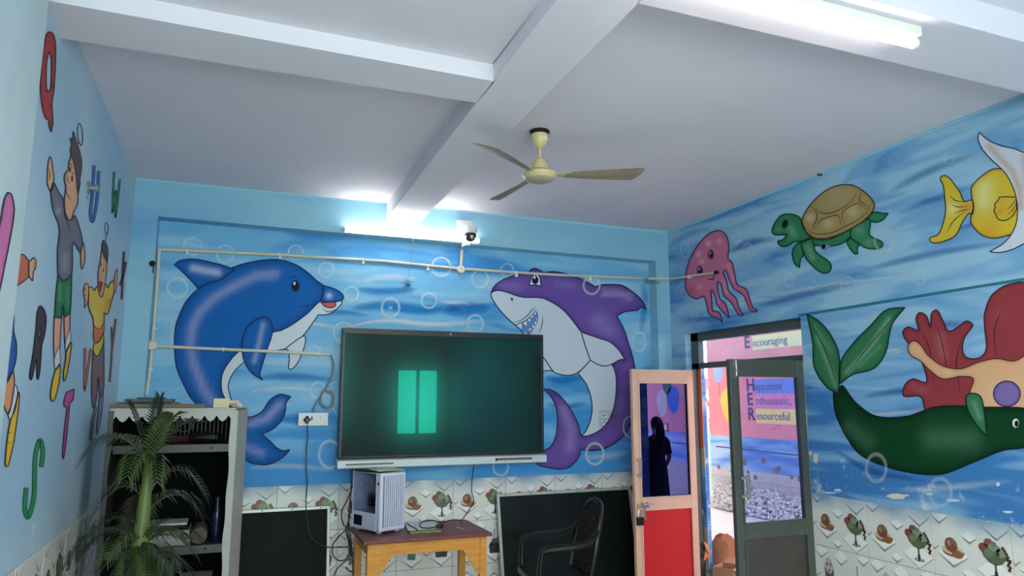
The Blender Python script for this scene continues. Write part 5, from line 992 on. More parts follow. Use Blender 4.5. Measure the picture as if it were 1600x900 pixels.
for j in range(-6, 7):
    y = j * 0.028; zs = [0.42 + 0.02 * k for k in range(24) if ysp(0.42 + 0.02 * k) > abs(y)]
    if len(zs) > 1: m.tube([(bx(z) + 0.001, y, z) for z in zs], 0.0055, 5)
lpart('woven_panel', m, M_chair, bk, label='woven lattice panel')
m = MB(); n = 10; vs = []
prof = [(0.24, 0.40), (0.235, 0.425), (0.20, 0.435), (0.0, 0.418), (-0.15, 0.412), (-0.19, 0.43)]
for x, z in prof:
    for j in range(n + 1): y = -0.225 + 0.45 * j / n; vs.append((x, y * (1 - 0.12 * (x < -0.1)), z + 0.02 * abs(j / n - 0.5) ** 2 * 4 * 0.5))
k = len(vs); vs += [(x, y, z - 0.012) for x, y, z in vs]; fs = []
for i in range(len(prof) - 1):
    for j in range(n):
        a = i * (n + 1) + j; fs += [(a, a + 1, a + n + 2, a + n + 1), (k + a, k + a + n + 1, k + a + n + 2, k + a + 1)]
for j in range(n): a = (len(prof) - 1) * (n + 1) + j; fs += [(j, k + j, k + j + 1, j + 1), (a, a + 1, k + a + 1, k + a)]
for i in range(len(prof) - 1): a = i * (n + 1); b2 = a + n; fs += [(a, a + n + 1, k + a + n + 1, k + a), (b2, k + b2, k + b2 + n + 1, b2 + n + 1)]
m.add(vs, fs); m.smooth = True; lpart('seat', m, M_chair, ch)
for s in (-1, 1):
    pts = [(-0.245, s*0.195, 0.74), (-0.205, s*0.22, 0.69), (-0.15, s*0.245, 0.66), (-0.06, s*0.255, 0.648), (0.06, s*0.257, 0.64), (0.16, s*0.255, 0.634), (0.19, s*0.253, 0.622), (0.20, s*0.25, 0.56), (0.205, s*0.24, 0.48), (0.205, s*0.225, 0.41)]
    lpart('armrest', MB().tube(pts, [0.02, 0.022, 0.024, 0.026, 0.026, 0.024, 0.021, 0.019, 0.02, 0.022], 8), M_chair, ch)
    lpart('leg', MB().tube([(0.205, s*0.22, 0.42), (0.22, s*0.235, 0.2), (0.235, s*0.25, 0.0)], [0.024, 0.02, 0.018], 8), M_chair, ch)
    lpart('leg', MB().tube([(-0.17, s*0.195, 0.42), (-0.20, s*0.215, 0.2), (-0.24, s*0.235, 0.0)], [0.024, 0.02, 0.018], 8), M_chair, ch)

# ------------------------------------------------------------------ white rack in the left corner
M_rack = mat('dusty_white_sheet_metal', (164, 164, 156), 0.5, var=0.08, scale=6)
M_racks = mat('scuffed_grey_steel', (62, 60, 57), 0.45, 0.2, var=0.15, scale=9)
M_rackd = mat('rack_shade_and_folder_black', (10, 10, 10), 0.9, spec=0.1)  # back panel's shade put into a near-black colour; the folder shares it
ry0, ry1 = 4.55, 4.97; rxl, rxr = -0.62, 0.028; rtop = EYE - 0.055
rk = thing('storage_rack', 'tall open white metal rack with scalloped valance behind the palm', 'rack', (-0.33, 4.76, 0))
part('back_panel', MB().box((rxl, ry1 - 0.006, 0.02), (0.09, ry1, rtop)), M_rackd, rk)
part('side_panel', MB().hexa([(rxr, ry0, 0), (rxr + 0.018, ry0, 0), (0.11, ry1, 0), (0.092, ry1, 0)], [(rxr, ry0, rtop), (rxr + 0.018, ry0, rtop), (0.11, ry1, rtop), (0.092, ry1, rtop)]), M_rack, rk, 0.002, label='white outer side panel')
m = MB(); zs = np.linspace(0.0, rtop - 0.002, 40)
ed = [(rxr - 0.020 - 0.006 * math.sin(z * 9) * 0.5 - 0.003 * math.sin(z * 23 + 1), z) for z in zs]
for (a, z0), (b2, z1) in zip(ed[:-1], ed[1:]): m.hexa([(a, ry0 - 0.004, z0), (rxr + 0.002, ry0 - 0.004, z0), (rxr + 0.002, ry0 + 0.012, z0), (a, ry0 + 0.012, z0)], [(b2, ry0 - 0.004, z1), (rxr + 0.002, ry0 - 0.004, z1), (rxr + 0.002, ry0 + 0.012, z1), (b2, ry0 + 0.012, z1)])
part('front_post', m, M_rack, rk, label='cream post with wavy edge')
m = MB()
for (a, z0), (b2, z1) in zip(ed[:-1], ed[1:]):
    f = lambda a: rxl + (rxr - a)
    m.hexa([(rxl, ry0 - 0.004, z0), (f(a), ry0 - 0.004, z0), (f(a), ry0 + 0.012, z0), (rxl, ry0 + 0.012, z0)], [(rxl, ry0 - 0.004, z1), (f(b2), ry0 - 0.004, z1), (f(b2), ry0 + 0.012, z1), (rxl, ry0 + 0.012, z1)])
part('front_post', m, M_racks, rk)
part('side_panel', MB().box((rxl - 0.008, ry0, 0), (rxl, ry1, rtop)), M_racks, rk)
part('top_panel', MB().hexa([(rxl, ry0, rtop), (rxr, ry0, rtop), (0.10, ry1, rtop), (rxl, ry1, rtop)], [(rxl, ry0, rtop + 0.012), (rxr + 0.018, ry0, rtop + 0.012), (0.11, ry1, rtop + 0.012), (rxl, ry1, rtop + 0.012)]), M_rack, rk, 0.002)
m = MB(); nsc = 10; xs = np.linspace(rxl, rxr, nsc * 8 + 1); top = [(x, ry0 - 0.002, rtop) for x in xs]
low = [(x, ry0 - 0.002, rtop - 0.030 - 0.034 * abs(math.cos(math.pi * i / 8))) for i, x in enumerate(xs)]
for i in range(len(xs) - 1):
    q = [top[i], low[i], low[i + 1], top[i + 1]]; m.prism(q, (0, 0.004, 0))
part('valance', m, M_rack, rk, label='scalloped cream valance')
for zz in (EYE - 0.272, EYE - 0.832, 0.34, 0.06):
    sh = part('shelf', MB().hexa([(rxl, ry0 + 0.02, zz), (rxr, ry0 + 0.02, zz), (0.09, ry1 - 0.006, zz), (rxl, ry1 - 0.006, zz)], [(rxl, ry0 + 0.02, zz + 0.02), (rxr, ry0 + 0.02, zz + 0.02), (0.09, ry1 - 0.006, zz + 0.02), (rxl, ry1 - 0.006, zz + 0.02)]), M_racks, rk)
    part('lip', MB().box((rxl + 0.03, ry0, zz - 0.022), (rxr - 0.02, ry0 + 0.02, zz + 0.024)), M_racks, sh, 0.002)
    part('bolt', MB().lathe([(0.007, 0), (0.005, 0.004)], (rxr - 0.115, ry0, zz + 0.002), 8, ax=((0, -1, 0), (1, 0, 0), (0, 0, 1))), M_dark, sh)
part('divider', MB().box((-0.255, ry0 + 0.005, 0.36), (-0.24, ry1 - 0.01, EYE - 0.86)), M_racks, rk)
for i in range(16):
    x = -0.33 + i * 0.024; part('back_bar', MB().box((x, ry1 - 0.014, EYE - 0.248), (x + 0.006, ry1 - 0.007, rtop - 0.01)), M_racks, rk)
ZT = rtop + 0.0125
M_plank = mat('weathered_wood', (104, 92, 76), 0.65, var=0.15, scale=5, stretch=(2, 12, 12))
solo('plank', 'weathered long plank lying along the front of the rack top', 'plank', MB().box((-0.63, 4.58, ZT), (-0.135, 4.66, ZT + 0.024)), M_plank, 0.002)
solo('plank', 'second weathered plank lying behind the front one on the rack top', 'plank', MB().box((-0.61, 4.68, ZT), (-0.28, 4.76, ZT + 0.034)), M_plank, 0.002)
solo('book', 'dark grey folder lying flat across the planks on the rack', 'book', MB().box((-0.56, 4.60, ZT + 0.035), (-0.31, 4.78, ZT + 0.052)), mat('slate_cover', (58, 64, 74), 0.5), 0.002)
solo('book', 'thin black folder on top of the grey one on the rack', 'book', MB().box((-0.50, 4.61, ZT + 0.0525), (-0.36, 4.76, ZT + 0.061)), M_black, 0.002)
solo('carton', 'small cream carton standing on the right end of the rack top', 'box', MB().box((-0.092, 4.585, ZT), (-0.006, 4.66, ZT + 0.055)), mat('cream_card', (206, 198, 158), 0.7), 0.002)
m = MB()
for i in range(9): m.ball((0.028 + 0.026 * math.sin(i * 2.4), 4.62 + 0.02 * math.cos(i * 1.7), ZT + 0.014 + 0.010 * (i % 3)), 0.014, 7, 5, sq=(1.2, 1, 0.9))
solo('paper_wad', 'crumpled pale wad at the right corner of the rack top', 'paper', m, mat('crumpled_paper', (206, 190, 168), 0.8))
S1 = EYE - 0.2515; S2 = EYE - 0.8115; S3 = 0.3605
M_jar = film_glass('cloudy_jar', (0.62, 0.62, 0.60), (0.9, 0.9, 0.9), 0.1, 0.12)
m = MB().lathe([(0.03, 0.0), (0.036, 0.01), (0.036, 0.15), (0.028, 0.17), (0.03, 0.185)], (-0.2, 4.70, S1 + 0.037), 18, ax=((0.85, -0.52, 0), (0.52, 0.85, 0), (0, 0, 1)))
solo('jar', 'glass jar lying on its side under the valance', 'jar', m, M_jar)
m = MB(); rr = np.random.default_rng(3)
for i in range(7): m.ball((-0.34 + 0.035 * i, 4.80 + 0.02 * rr.random(), S1 + 0.025), 0.035, 9, 6, sq=(1.2, 1.2, 0.7))
solo('cloth', 'dark red folded cloth lying at the back of the upper shelf', 'cloth', m, mat('maroon_cloth', (70, 30, 32), 0.8))
cp = [(-0.24 + 0.03 * math.cos(a) * (1 + a * 0.06), 4.585, S1 + 0.105 + 0.03 * math.sin(a)) for a in np.linspace(0, 11, 40)]
solo('wire_loop', 'loop of dark wire hanging beside the valance above the jar', 'wire', MB().tube(cp, 0.003, 6), M_black)
M_news = mat('old_newsprint', (142, 140, 138), 0.75, var=0.18, scale=30)
for i, (w_, d_, off, lb) in enumerate(((0.24, 0.26, 0.0, 'grey newspaper bundle at the bottom of the lower shelf pile'), (0.22, 0.24, 0.015, 'second newspaper bundle resting on the lowest one'), (0.25, 0.2, -0.02, 'dark folder between newspapers and the white magazine'), (0.2, 0.18, 0.02, 'thin white magazine on top of the dark folder'))):
    zz = S2 + (0.0, 0.044, 0.085, 0.112)[i]; hh = (0.043, 0.04, 0.026, 0.012)[i]
    solo('newspaper_stack' if i < 2 else ('folder' if i == 2 else 'magazine'), lb, ('newspaper', 'newspaper', 'folder', 'magazine')[i], MB().box((-0.41 + off, 4.60, zz), (-0.41 + off + w_, 4.60 + d_, zz + hh)), (M_news, M_news, M_rackd, mat('magazine_cover', (172, 172, 178), 0.5))[i], 0.003)
m = MB().lathe([(0.044, 0.0), (0.046, 0.004), (0.046, 0.22), (0.03, 0.222), (0.03, 0.21)], (-0.125, 4.60, S2 + 0.047), 20, ax=((0, 1, 0), (1, 0, 0), (0, 0, 1)))
solo('paper_roll', 'brown paper roll lying end on beside the newspapers', 'roll', m, mat('brown_roll', (72, 66, 60), 0.7))
bt = thing('bottle', 'dark blue bottle standing at the right end of the lower shelf', 'bottle', (-0.035, 4.66, S2))
part('body', MB().lathe([(0.028, 0.0), (0.031, 0.006), (0.031, 0.15), (0.026, 0.175), (0.013, 0.205), (0.013, 0.225)], (-0.035, 4.66, S2), 18), mat('blue_bottle', (12, 14, 40), 0.25), bt); part('cap', MB().lathe([(0.016, 0.222), (0.016, 0.25), (0.012, 0.254)], (-0.035, 4.66, S2), 14), M_black, bt)
solo('file_pile', 'pile of grey files on the lowest visible shelf of the rack', 'files', MB().box((-0.22, 4.60, S3), (-0.04, 4.85, S3 + 0.28)), M_news, 0.004)

# ------------------------------------------------------------------ potted palm
M_leaf = mat('palm_leaf', (38, 50, 32), 0.42, var=0.22, scale=7)
M_leaf2 = mat('palm_leaf_dusty', (66, 72, 54), 0.5, var=0.2, scale=7)
M_leaf3 = mat('palm_leaf_bright', (56, 72, 34), 0.42, var=0.2, scale=7)
M_stem = mat('green_cane', (92, 108, 48), 0.45, var=0.15, scale=9)
M_bark = mat('palm_bark', (56, 46, 36), 0.8, var=0.2, scale=20)
PXX, PYY = -0.352, 3.90
pm = thing('potted_palm', 'artificial palm with long drooping green fronds before the white rack', 'plant', (PXX, PYY, 0))
pot = part('pot', MB().lathe([(0.11, 0.0), (0.12, 0.01), (0.155, 0.27), (0.165, 0.28), (0.165, 0.30), (0.15, 0.30), (0.145, 0.26)], (PXX, PYY, 0), 28), mat('terracotta_pot', (126, 76, 58), 0.7), pm)
part('soil', MB().lathe([(0.145, 0.255), (0.08, 0.265), (0.002, 0.268)], (PXX, PYY, 0), 20), M_bark, pot)
part('trunk', MB().tube([(PXX - 0.015, PYY, 0.25), (PXX - 0.02, PYY, 0.6), (PXX - 0.01, PYY, 0.95)], [0.045, 0.04, 0.036], 12), M_bark, pm)
part('cane', MB().tube([(PXX - 0.01, PYY, 0.94), (PXX - 0.005, PYY, 1.0), (PXX, PYY, 1.2), (PXX + 0.004, PYY, 1.36)], [0.038, 0.036, 0.027, 0.016], 12), M_stem, pm, label='yellow green upper cane')
part('cane', MB().tube([(PXX - 0.10, PYY - 0.02, 0.26), (PXX - 0.09, PYY - 0.02, 0.7), (PXX - 0.075, PYY - 0.01, 0.95)], [0.028, 0.024, 0.012], 10), M_stem, pm)
def frond(base, tip, lift, width, n, m, droop=0.35):
    b0, t0 = Vector(base), Vector(tip); mid = (b0 + t0) / 2 + Vector((0, 0, lift)); mb = MB()
    cur = lambda t: b0 * (1 - t) ** 2 + mid * 2 * t * (1 - t) + t0 * t * t
    n = max(8, int((t0 - b0).length * 1.1 / 0.0165)); K = 12; mb.tube([cur(i / K) for i in range(K + 1)], [0.005 * (1 - 0.75 * i / K) for i in range(K + 1)], 5)
    L = (t0 - b0).length
    for i in range(n):
        t = 0.16 + 0.84 * i / (n - 1); p = cur(t); d = (cur(min(1, t + 0.02)) - cur(t - 0.02)).normalized()
        sd = d.cross(Vector((0, 0, 1))); sd = sd.normalized() if sd.length > 0.15 else Vector((0.8, -0.6, 0))
        up = sd.cross(d).normalized()
        ln = width * (0.45 + 0.55 * math.sin(math.pi * (0.18 + 0.72 * t))) * random.uniform(0.88, 1.1)
        for s in (-1, 1):
            a = 0.62 + 0.35 * t; dirv = (sd * s * math.cos(a) + d * math.sin(a) + up * 0.22).normalized()
            q1 = p + dirv * ln * 0.5; q2 = p + dirv * ln + Vector((0, 0, -1)) * ln * droop * random.uniform(0.7, 1.3)
            wv = dirv.cross(up).normalized() * 0.0052
            mb.add([p - wv * 0.5, p + wv * 0.5, q1 + wv, q1 - wv, q2], [(0, 1, 2, 3), (3, 2, 4)])
    return part('frond', mb, m, pm)
CR = np.array([PXX + 0.003, PYY, 1.335])
def fr(px, py, dy, lift, w_, n, m, base=None, droop=0.35):
    tip = onY(px, py, PYY + dy); b0 = CR if base is None else base
    frond(b0, tip, lift, w_, n, m, droop)
fr(250, 622, 0.02, 0.03, 0.085, 26, M_leaf, droop=0.2); fr(202, 632, -0.05, 0.05, 0.085, 24, M_leaf, droop=0.3); fr(306, 660, 0.10, 0.13, 0.12, 28, M_leaf)
fr(134, 712, -0.08, 0.22, 0.12, 28, M_leaf2, droop=0.5); fr(175, 690, 0.12, 0.12, 0.13, 24, M_leaf3); fr(270, 650, -0.15, 0.10, 0.14, 24, M_leaf3)
fr(200, 742, -0.25, 0.16, 0.11, 22, M_leaf3, droop=0.5); fr(245, 752, -0.22, 0.14, 0.10, 20, M_leaf3, droop=0.5)
LB = np.array([PXX + 0.01, PYY, 1.22])
fr(318, 768, -0.04, 0.20, 0.13, 28, M_leaf, base=LB, droop=0.55); fr(312, 800, 0.10, 0.17, 0.15, 28, M_leaf2, base=LB - np.array([0, 0, 0.10]), droop=0.55); fr(150, 800, 0.02, 0.20, 0.14, 28, M_leaf2, base=LB - np.array([0, 0, 0.06]), droop=0.5)
fr(132, 845, -0.12, 0.16, 0.12, 22, M_leaf, base=LB - np.array([0.0, 0, 0.18])); fr(168, 868, -0.2, 0.14, 0.10, 18, M_leaf3, base=LB - np.array([0.03, 0, 0.26]), droop=0.5)
LC = np.array([PXX, PYY, 0.97])
fr(262, 812, -0.1, 0.05, 0.05, 14, M_leaf3, base=LC, droop=0.05)
fr(300, 862, 0.02, 0.13, 0.12, 22, M_leaf3, base=LC, droop=0.5); fr(270, 890, -0.2, 0.10, 0.11, 20, M_leaf, base=LC, droop=0.5); fr(305, 905, 0.08, 0.12, 0.13, 22, M_leaf, base=LC - np.array([0, 0, 0.06])); fr(150, 905, 0.0, 0.12, 0.13, 22, M_leaf2, base=LC); fr(185, 915, -0.2, 0.10, 0.10, 18, M_leaf, base=LC); fr(238, 925, -0.25, 0.10, 0.11, 18, M_leaf3, base=LC)
fr(120, 870, 0.25, 0.2, 0.13, 22, M_leaf2, base=LC); fr(300, 840, 0.3, 0.12, 0.13, 22, M_leaf2, base=LC); fr(205, 860, 0.35, 0.12, 0.14, 20, M_leaf2, base=LB)

# ------------------------------------------------------------------ the yard outside the door
OX = 7.25
M_pink = mat('coral_painted_wall', (240, 148, 156), 0.7, var=0.10, scale=1.4)
M_sea = water_wall('sea_painted_yard_wall', (1, 2), (176, 206, 236), (120, 168, 222), (72, 122, 196), 1.0, (0.36, 0.5, 0.66), 9.0)
M_sand = mat('sand_painted_wall', (196, 190, 190), 0.75, var=0.10, scale=6)
M_pave = mat('pale_paving', (214, 206, 204), 0.6, var=0.05, scale=5)
M_orange = mat('orange_paint', (232, 112, 66), 0.6)
Y0o, Y1o = -6.0, 9.74; ZS, ZA = EYE - 0.54, 0.62
mb = MB(); mb.box((OX, Y0o, 0), (OX + 0.2, Y1o, ZA)); yard = struct('wall_outside', mb, M_sand)
link('sea_band', MB().box((OX, Y0o, ZA), (OX + 0.2, Y1o, ZS)).mesh('sea_band'), M_sea, yard); link('sunset_band', MB().box((OX, Y0o, ZS), (OX + 0.2, Y1o, 3.4)).mesh('sunset_band'), M_pink, yard)
PL_O = Plane(0, OX, -1)
def spot(name, pts, col, layer=2, label=None, **k):
    m = MB(); fill(m, PL_O, pts, col, layer, **k); o = link(name, m.mesh(name, True), PAINT, yard)
    if label: o['label'] = label
    return o
def mir(px, py):   # where a thing mirrored in the cream leaf really stands on the yard wall
    p = onX(px, py, OX); return 2 * (ly + 0.016) - p[1], p[2]
# a painted patch addressed in (along -Y, z) metres
PL_OM = Ident((OX, 0, 0), (0, -1, 0), (0, 0, 1), (-1, 0, 0))
def patchm(name, pts, col, layer=2, label=None, **k):
    m = MB(); fill(m, PL_OM, pts, col, layer, **k); o = link(name, m.mesh(name, True), PAINT, yard)
    if label: o['label'] = label
    return o
def balloon(y, z, r, col):
    o = patchm('painted_balloon', [(-y + r * 0.8 * math.sin(a) * (1 if math.cos(a) > -0.2 else 0.86), z + r * math.cos(a)) for a in np.linspace(0, 2 * math.pi, 15)[:-1]], col, 3, hi=[([(-y - r * 0.25, z + r * 0.3)], r * 0.35, (250, 244, 244), 0.5)])
    m = MB(); stroke(m, PL_OM, [(-y, z - r), (-y + 0.02, z - r * 1.5), (-y - 0.01, z - r * 2.2)], 0.012, (150, 110, 130), 3); link('string', m.mesh('string', True), PAINT, o)
for (px, py), r, col in (((1122, 582), 0.16, (150, 186, 236)), ((1139, 632), 0.26, (240, 208, 92)), ((1104, 600), 0.1, (238, 170, 190))):
    p = onX(px, py, OX); balloon(p[1], p[2], r, col)
for (px, py), r, col in (((1035, 630), 0.24, (216, 214, 196)), ((1052, 624), 0.24, (66, 122, 206)), ((1042, 598), 0.2, (60, 132, 104))):
    y, z = mir(px, py); balloon(y, z, r, col)
# word rows
def word(body, y, z, size, col, bold=False):
    cu = bpy.data.curves.new('w', 'FONT'); cu.body = body; cu.size = size; cu.extrude = 0.0015; cu.offset = 0.006 if bold else 0.0; cu.resolution_u = 3
    o = bpy.data.objects.new('w', cu); COL.objects.link(o); dg = bpy.context.evaluated_depsgraph_get()
    me = bpy.data.meshes.new_from_object(o.evaluated_get(dg)); bpy.data.objects.remove(o); me.name = 'lettering'
    t = bpy.data.objects.new('lettering', me); COL.objects.link(t); me.materials.clear(); me.materials.append(mat('lettering_paint', col, 0.6)); t.parent = yard
    t.matrix_world = Matrix(((0, 0, -1, OX - 0.003), (-1, 0, 0, y), (0, 1, 0, z), (0, 0, 0, 1))); return t
rows = (('E', 'ncouraging', 0.790, (240, 226, 170)), ('H', 'appiness', 0.145, (120, 150, 226)), ('E', 'nthusiastic,', -0.065, (232, 148, 190)), ('R', 'esourceful', -0.283, (246, 226, 150)))
for big, rest, dz, col in rows:
    z = EYE + dz
    patchm('word_band', [(-8.62, z - 0.045), (-7.60, z - 0.045), (-7.60, z + 0.165), (-8.62, z + 0.165)], col, 2, smooth=False)
    word(big, 8.80, z, 0.26, (64, 60, 110), True)['label'] = 'bold capital letter %s' % big
    word(rest, 8.61, z + 0.01, 0.165, (96, 100, 140))
for i, q in enumerate(((8.2, -0.36), (8.3, -0.40))): patchm('paint_dash', [(-q[0], EYE + q[1]), (-q[0] + 0.09, EYE + q[1]), (-q[0] + 0.09, EYE + q[1] + 0.008), (-q[0], EYE + q[1] + 0.008)], (96, 80, 120), 2, smooth=False)
rr = np.random.default_rng(11)
for i in range(34):
    y = rr.uniform(-3, 9.5) if i < 16 else rr.uniform(7.2, 9.6); z = rr.uniform(0.58, 0.9) if i % 3 else rr.uniform(0.52, 0.62); r = rr.uniform(0.03, 0.07)
    patchm('painted_shell', [(-y + r * math.cos(a), z + r * 0.8 * math.sin(a)) for a in np.linspace(0, 2 * math.pi, 9)[:-1]], ((150, 110, 92), (206, 122, 96), (110, 104, 120), (168, 150, 130))[i % 4], 3, edge=((136, 116, 116), r * 0.4))
m = MB(); stroke(m, PL_OM, [(-9.6, 0.93), (-8, 0.915), (6, 0.93)], 0.02, (86, 92, 140), 3, smooth=False); link('painted_line', m.mesh('painted_line', True), PAINT, yard)
# notice on the yard wall, mirrored in the cream leaf
ya, za = mir(1031, 661); yb, zb = mir(1044, 674)
sg = thing('notice_board', 'small white notice with red edge on the yard wall behind the woman', 'sign', (OX - 0.01, (ya + yb) / 2, zb))
part('board', MB().box((OX - 0.02, ya, zb), (OX, yb, za)), M_white, sg, 0.003); part('border', MB().box((OX - 0.024, min(ya, yb), zb), (OX - 0.018, max(ya, yb), zb + 0.02)).box((OX - 0.024, min(ya, yb), za - 0.02), (OX - 0.018, max(ya, yb), za)), mat('red_edge', (170, 60, 90), 0.6), sg)
# unseen canopy slab added over the yard to cut its daylight
mb = MB(); mb.box((XR + T, -6, 3.42), (6.95, 11.2, 3.54)); struct('added_canopy', mb, M_pave)
mb = MB(); mb.box((XR, YB + 0.11, 0), (XR + T, 10.6, 3.42)); mb.box((XR + T, 10.4, 0), (OX + 0.2, 10.6, 3.42)); struct('wall_light_block', mb, mat('white_light_block', (206, 206, 204), 0.7))  # walls added to close the yard off from the open sky
# paving
mb = MB(); mb.box((XR + T, -6, -0.12), (14, 16, -0.02)); pav = struct('floor_outside', mb, M_pave)
tm = MB().box((0.003, 0.003, -0.02), (0.597, 0.597, 0.0)).mesh('paving_tile'); tm.materials.append(M_pave)
for i in range(6):
    for j in range(15):
        o = bpy.data.objects.new('paving_tile', tm); COL.objects.link(o); o.parent = pav; o.location = (XR + T + 0.02 + 0.6 * i, 1.2 + 0.6 * j, 0)
# low chain link fence and pebble bed at the foot of the yard wall
M_wire = mat('galvanised_wire', (170, 172, 170), 0.4, 0.5)
fn = thing('chain_link_fence', 'low chain link fence in front of the pebble bed outside', 'fence', (6.98, 8.3, 0))
for y in (9.5, 8.75, 8.0, 7.25, 6.5): part('post', MB().tube([(6.98, y, 0), (6.98, y, 0.55)], 0.014, 8), M_wire, fn)
part('rail', MB().tube([(6.98, 6.45, 0.53), (6.98, 9.55, 0.53)], 0.01, 8), M_wire, fn)
m = MB()
for k in range(-6, 42):
    for s in (1, -1):
        y0 = 6.5 + k * 0.075; y1 = y0 + s * 0.2
        if 6.4 < min(y0, y1) and max(y0, y1) < 9.6: m.tube([(6.98, y0, 0.32), (6.98, y1, 0.52)], 0.003, 4)
w_ = part('wire_mesh', m, M_wire, fn); w_['kind'] = 'stuff'
m = MB(); rr = np.random.default_rng(5)
for i in range(1500):
    u = rr.random(); y = rr.uniform(5.6, 9.6); x = 7.20 - 0.13 * u; z = 0.02 + 0.34 * (1 - u) + rr.uniform(-0.01, 0.02); r = rr.uniform(0.016, 0.032)
    m.ball((x, y, z), r, 6, 4, sq=(rr.uniform(0.7, 1.2), rr.uniform(0.8, 1.3), rr.uniform(0.6, 0.9)))
pb = solo('pebble_bed', 'bank of white pebbles along the foot of the yard wall', 'pebbles', m, mat('white_pebble', (206, 206, 206), 0.6, var=0.2, scale=25)); pb['kind'] = 'stuff'
# painted pier just beyond the far jamb
xa = FX1 + 0.002; xb = onY(1097, 640, 5.42)[0]
pr = thing('door_pier', 'painted pier beside the doorway, orange above and sea below', 'pier', ((xa + xb) / 2, 5.5, 0))
part('orange_face', MB().box((xa, 5.42, EYE - 0.415), (xb, 5.478, 2.6)), M_orange, pr); part('yellow_band', MB().box((xa, 5.42, EYE - 0.60), (xb + 0.012, 5.478, EYE - 0.415)), mat('faded_yellow_paint', (206, 200, 160), 0.7), pr)
part('sea_face', MB().box((xa, 5.42, EYE - 1.10), (xb + 0.012, 5.478, EYE - 0.60)), M_sea, pr); part('sand_face', MB().box((xa, 5.42, 0), (xb + 0.012, 5.478, EYE - 1.10)), M_sand, pr)
m = MB(); PL_P = Plane(1, 5.42, -1)
for q, col in (([(1100, 846), (1106, 852), (1110, 865), (1111, 868), (1104, 858)], (224, 140, 78)), ([(1102, 862), (1106, 866), (1110, 862), (1108, 870), (1111, 878), (1105, 872), (1100, 876)], (214, 126, 66)), ([(1097, 796), (1100, 800), (1097, 806)], (120, 110, 110)), ([(1104, 892), (1109, 890), (1110, 896)], (130, 120, 116))): fill(m, PL_P, q, col, 2)
part('starfish_print', m, PAINT, pr, vcol=True, label='orange starfish print')
# gate beyond the yard
M_gateg = mat('green_gate_sheet', (40, 150, 84), 0.5); M_iron = mat('rusty_iron', (146, 84, 84), 0.6, 0.3)
GY = 10.0; gx = lambda px, py=650: onY(px, py, GY)[0]
gt = thing('iron_gate', 'green sheet gate with a spear topped iron arch at the yard end', 'gate', (gx(1108), GY, 0))
part('sheet', MB().box((gx(1099), GY, 0.05), (gx(1114), GY + 0.02, EYE - 0.46)), M_gateg, gt, 0.004); part('grey_board', MB().box((gx(1095), GY, EYE - 0.46), (gx(1112), GY + 0.02, EYE - 0.22)), mat('grey_gate_board', (150, 152, 150), 0.6), gt)
for px in (1096, 1102, 1113): part('post', MB().tube([(gx(px), GY - 0.02, 0), (gx(px), GY - 0.02, EYE - (0.0 if px != 1113 else 0.1))], 0.022, 8), M_gateg if px == 1113 else M_iron, gt)
ar = [(onY(px, py, GY)) for px, py in spl([(1092, 606), (1097, 612), (1104, 624), (1110, 640), (1112, 660)], False, 5)]
part('arch', MB().tube(ar, 0.025, 6), M_iron, gt); part('arch', MB().tube([p + np.array([-0.03, 0, -0.14]) for p in ar], 0.018, 6), M_iron, gt)
for px, py in ((1096, 592), (1103, 604), (1110, 628)):
    b0 = onY(px, py + 14, GY); t0 = onY(px, py - 8, GY); part('spear', MB().tube([b0, b0 * 0.5 + t0 * 0.5, b0 * 0.45 + t0 * 0.55, t0], [0.012, 0.012, 0.045, 0.004], 6), M_iron, gt)
m = MB()
for px, py in ((1098, 622), (1103, 632), (1107, 645)): m.tube([onY(px + 2.6 * math.cos(a), py + 5 * math.sin(a), GY) for a in np.linspace(0, 5.5, 14)], 0.012, 6)
part('scroll', m, M_iron, gt)
s0 = onY(1093, 640, GY); s1 = onY(1109, 654, GY); part('sign_plate', MB().box((s0[0], GY - 0.03, s1[2]), (s1[0], GY - 0.015, s0[2])), mat('pink_plate', (226, 170, 176), 0.6), gt)
# cartons on the paving
M_card = mat('brown_cardboard', (186, 140, 104), 0.75, var=0.08, scale=6)
def carton(label, c0, sx, sy, h, rz):
    t = thing('cardboard_carton', label, 'box', (c0[0], c0[1], 0.001), rz, world_parts=False)
    w_ = 0.006
    lpart('body', MB().box((-sx, -sy, 0), (sx, -sy + w_, h)).box((-sx, sy - w_, 0), (sx, sy, h)).box((-sx, -sy + w_, 0), (-sx + w_, sy - w_, h)).box((sx - w_, -sy + w_, 0), (sx, sy - w_, h)).box((-sx + w_, -sy + w_, 0), (sx - w_, sy - w_, w_)), M_card, t)
    lpart('flap', MB().hexa([(-sx, -sy, h), (sx, -sy, h), (sx, -sy + 0.004, h), (-sx, -sy + 0.004, h)], [(-sx + 0.02, -sy - 0.07, h - 0.05), (sx - 0.02, -sy - 0.07, h - 0.05), (sx - 0.02, -sy - 0.066, h - 0.046), (-sx + 0.02, -sy - 0.066, h - 0.046)]), M_card, t)
    lpart('flap', MB().hexa([(sx, -sy, h), (sx, sy, h), (sx - 0.004, sy, h), (sx - 0.004, -sy, h)], [(sx + 0.08, -sy + 0.02, h + 0.03), (sx + 0.08, sy - 0.02, h + 0.03), (sx + 0.076, sy - 0.02, h + 0.034), (sx + 0.076, -sy + 0.02, h + 0.034)]), M_card, t); return t
q = onZ(1137, 884, 0.24); carton('open cardboard carton on the paving at the foot of the doorway', q, 0.11, 0.09, 0.24, 0.5)
q2 = onZ(1146, 858, 0.26); carton('cardboard carton behind the brown lump outside the door', (q2[0] + 0.22, q2[1] - 0.05), 0.12, 0.1, 0.26, 0.2)
m = MB()
q3 = onZ(1130, 852, 0.30)
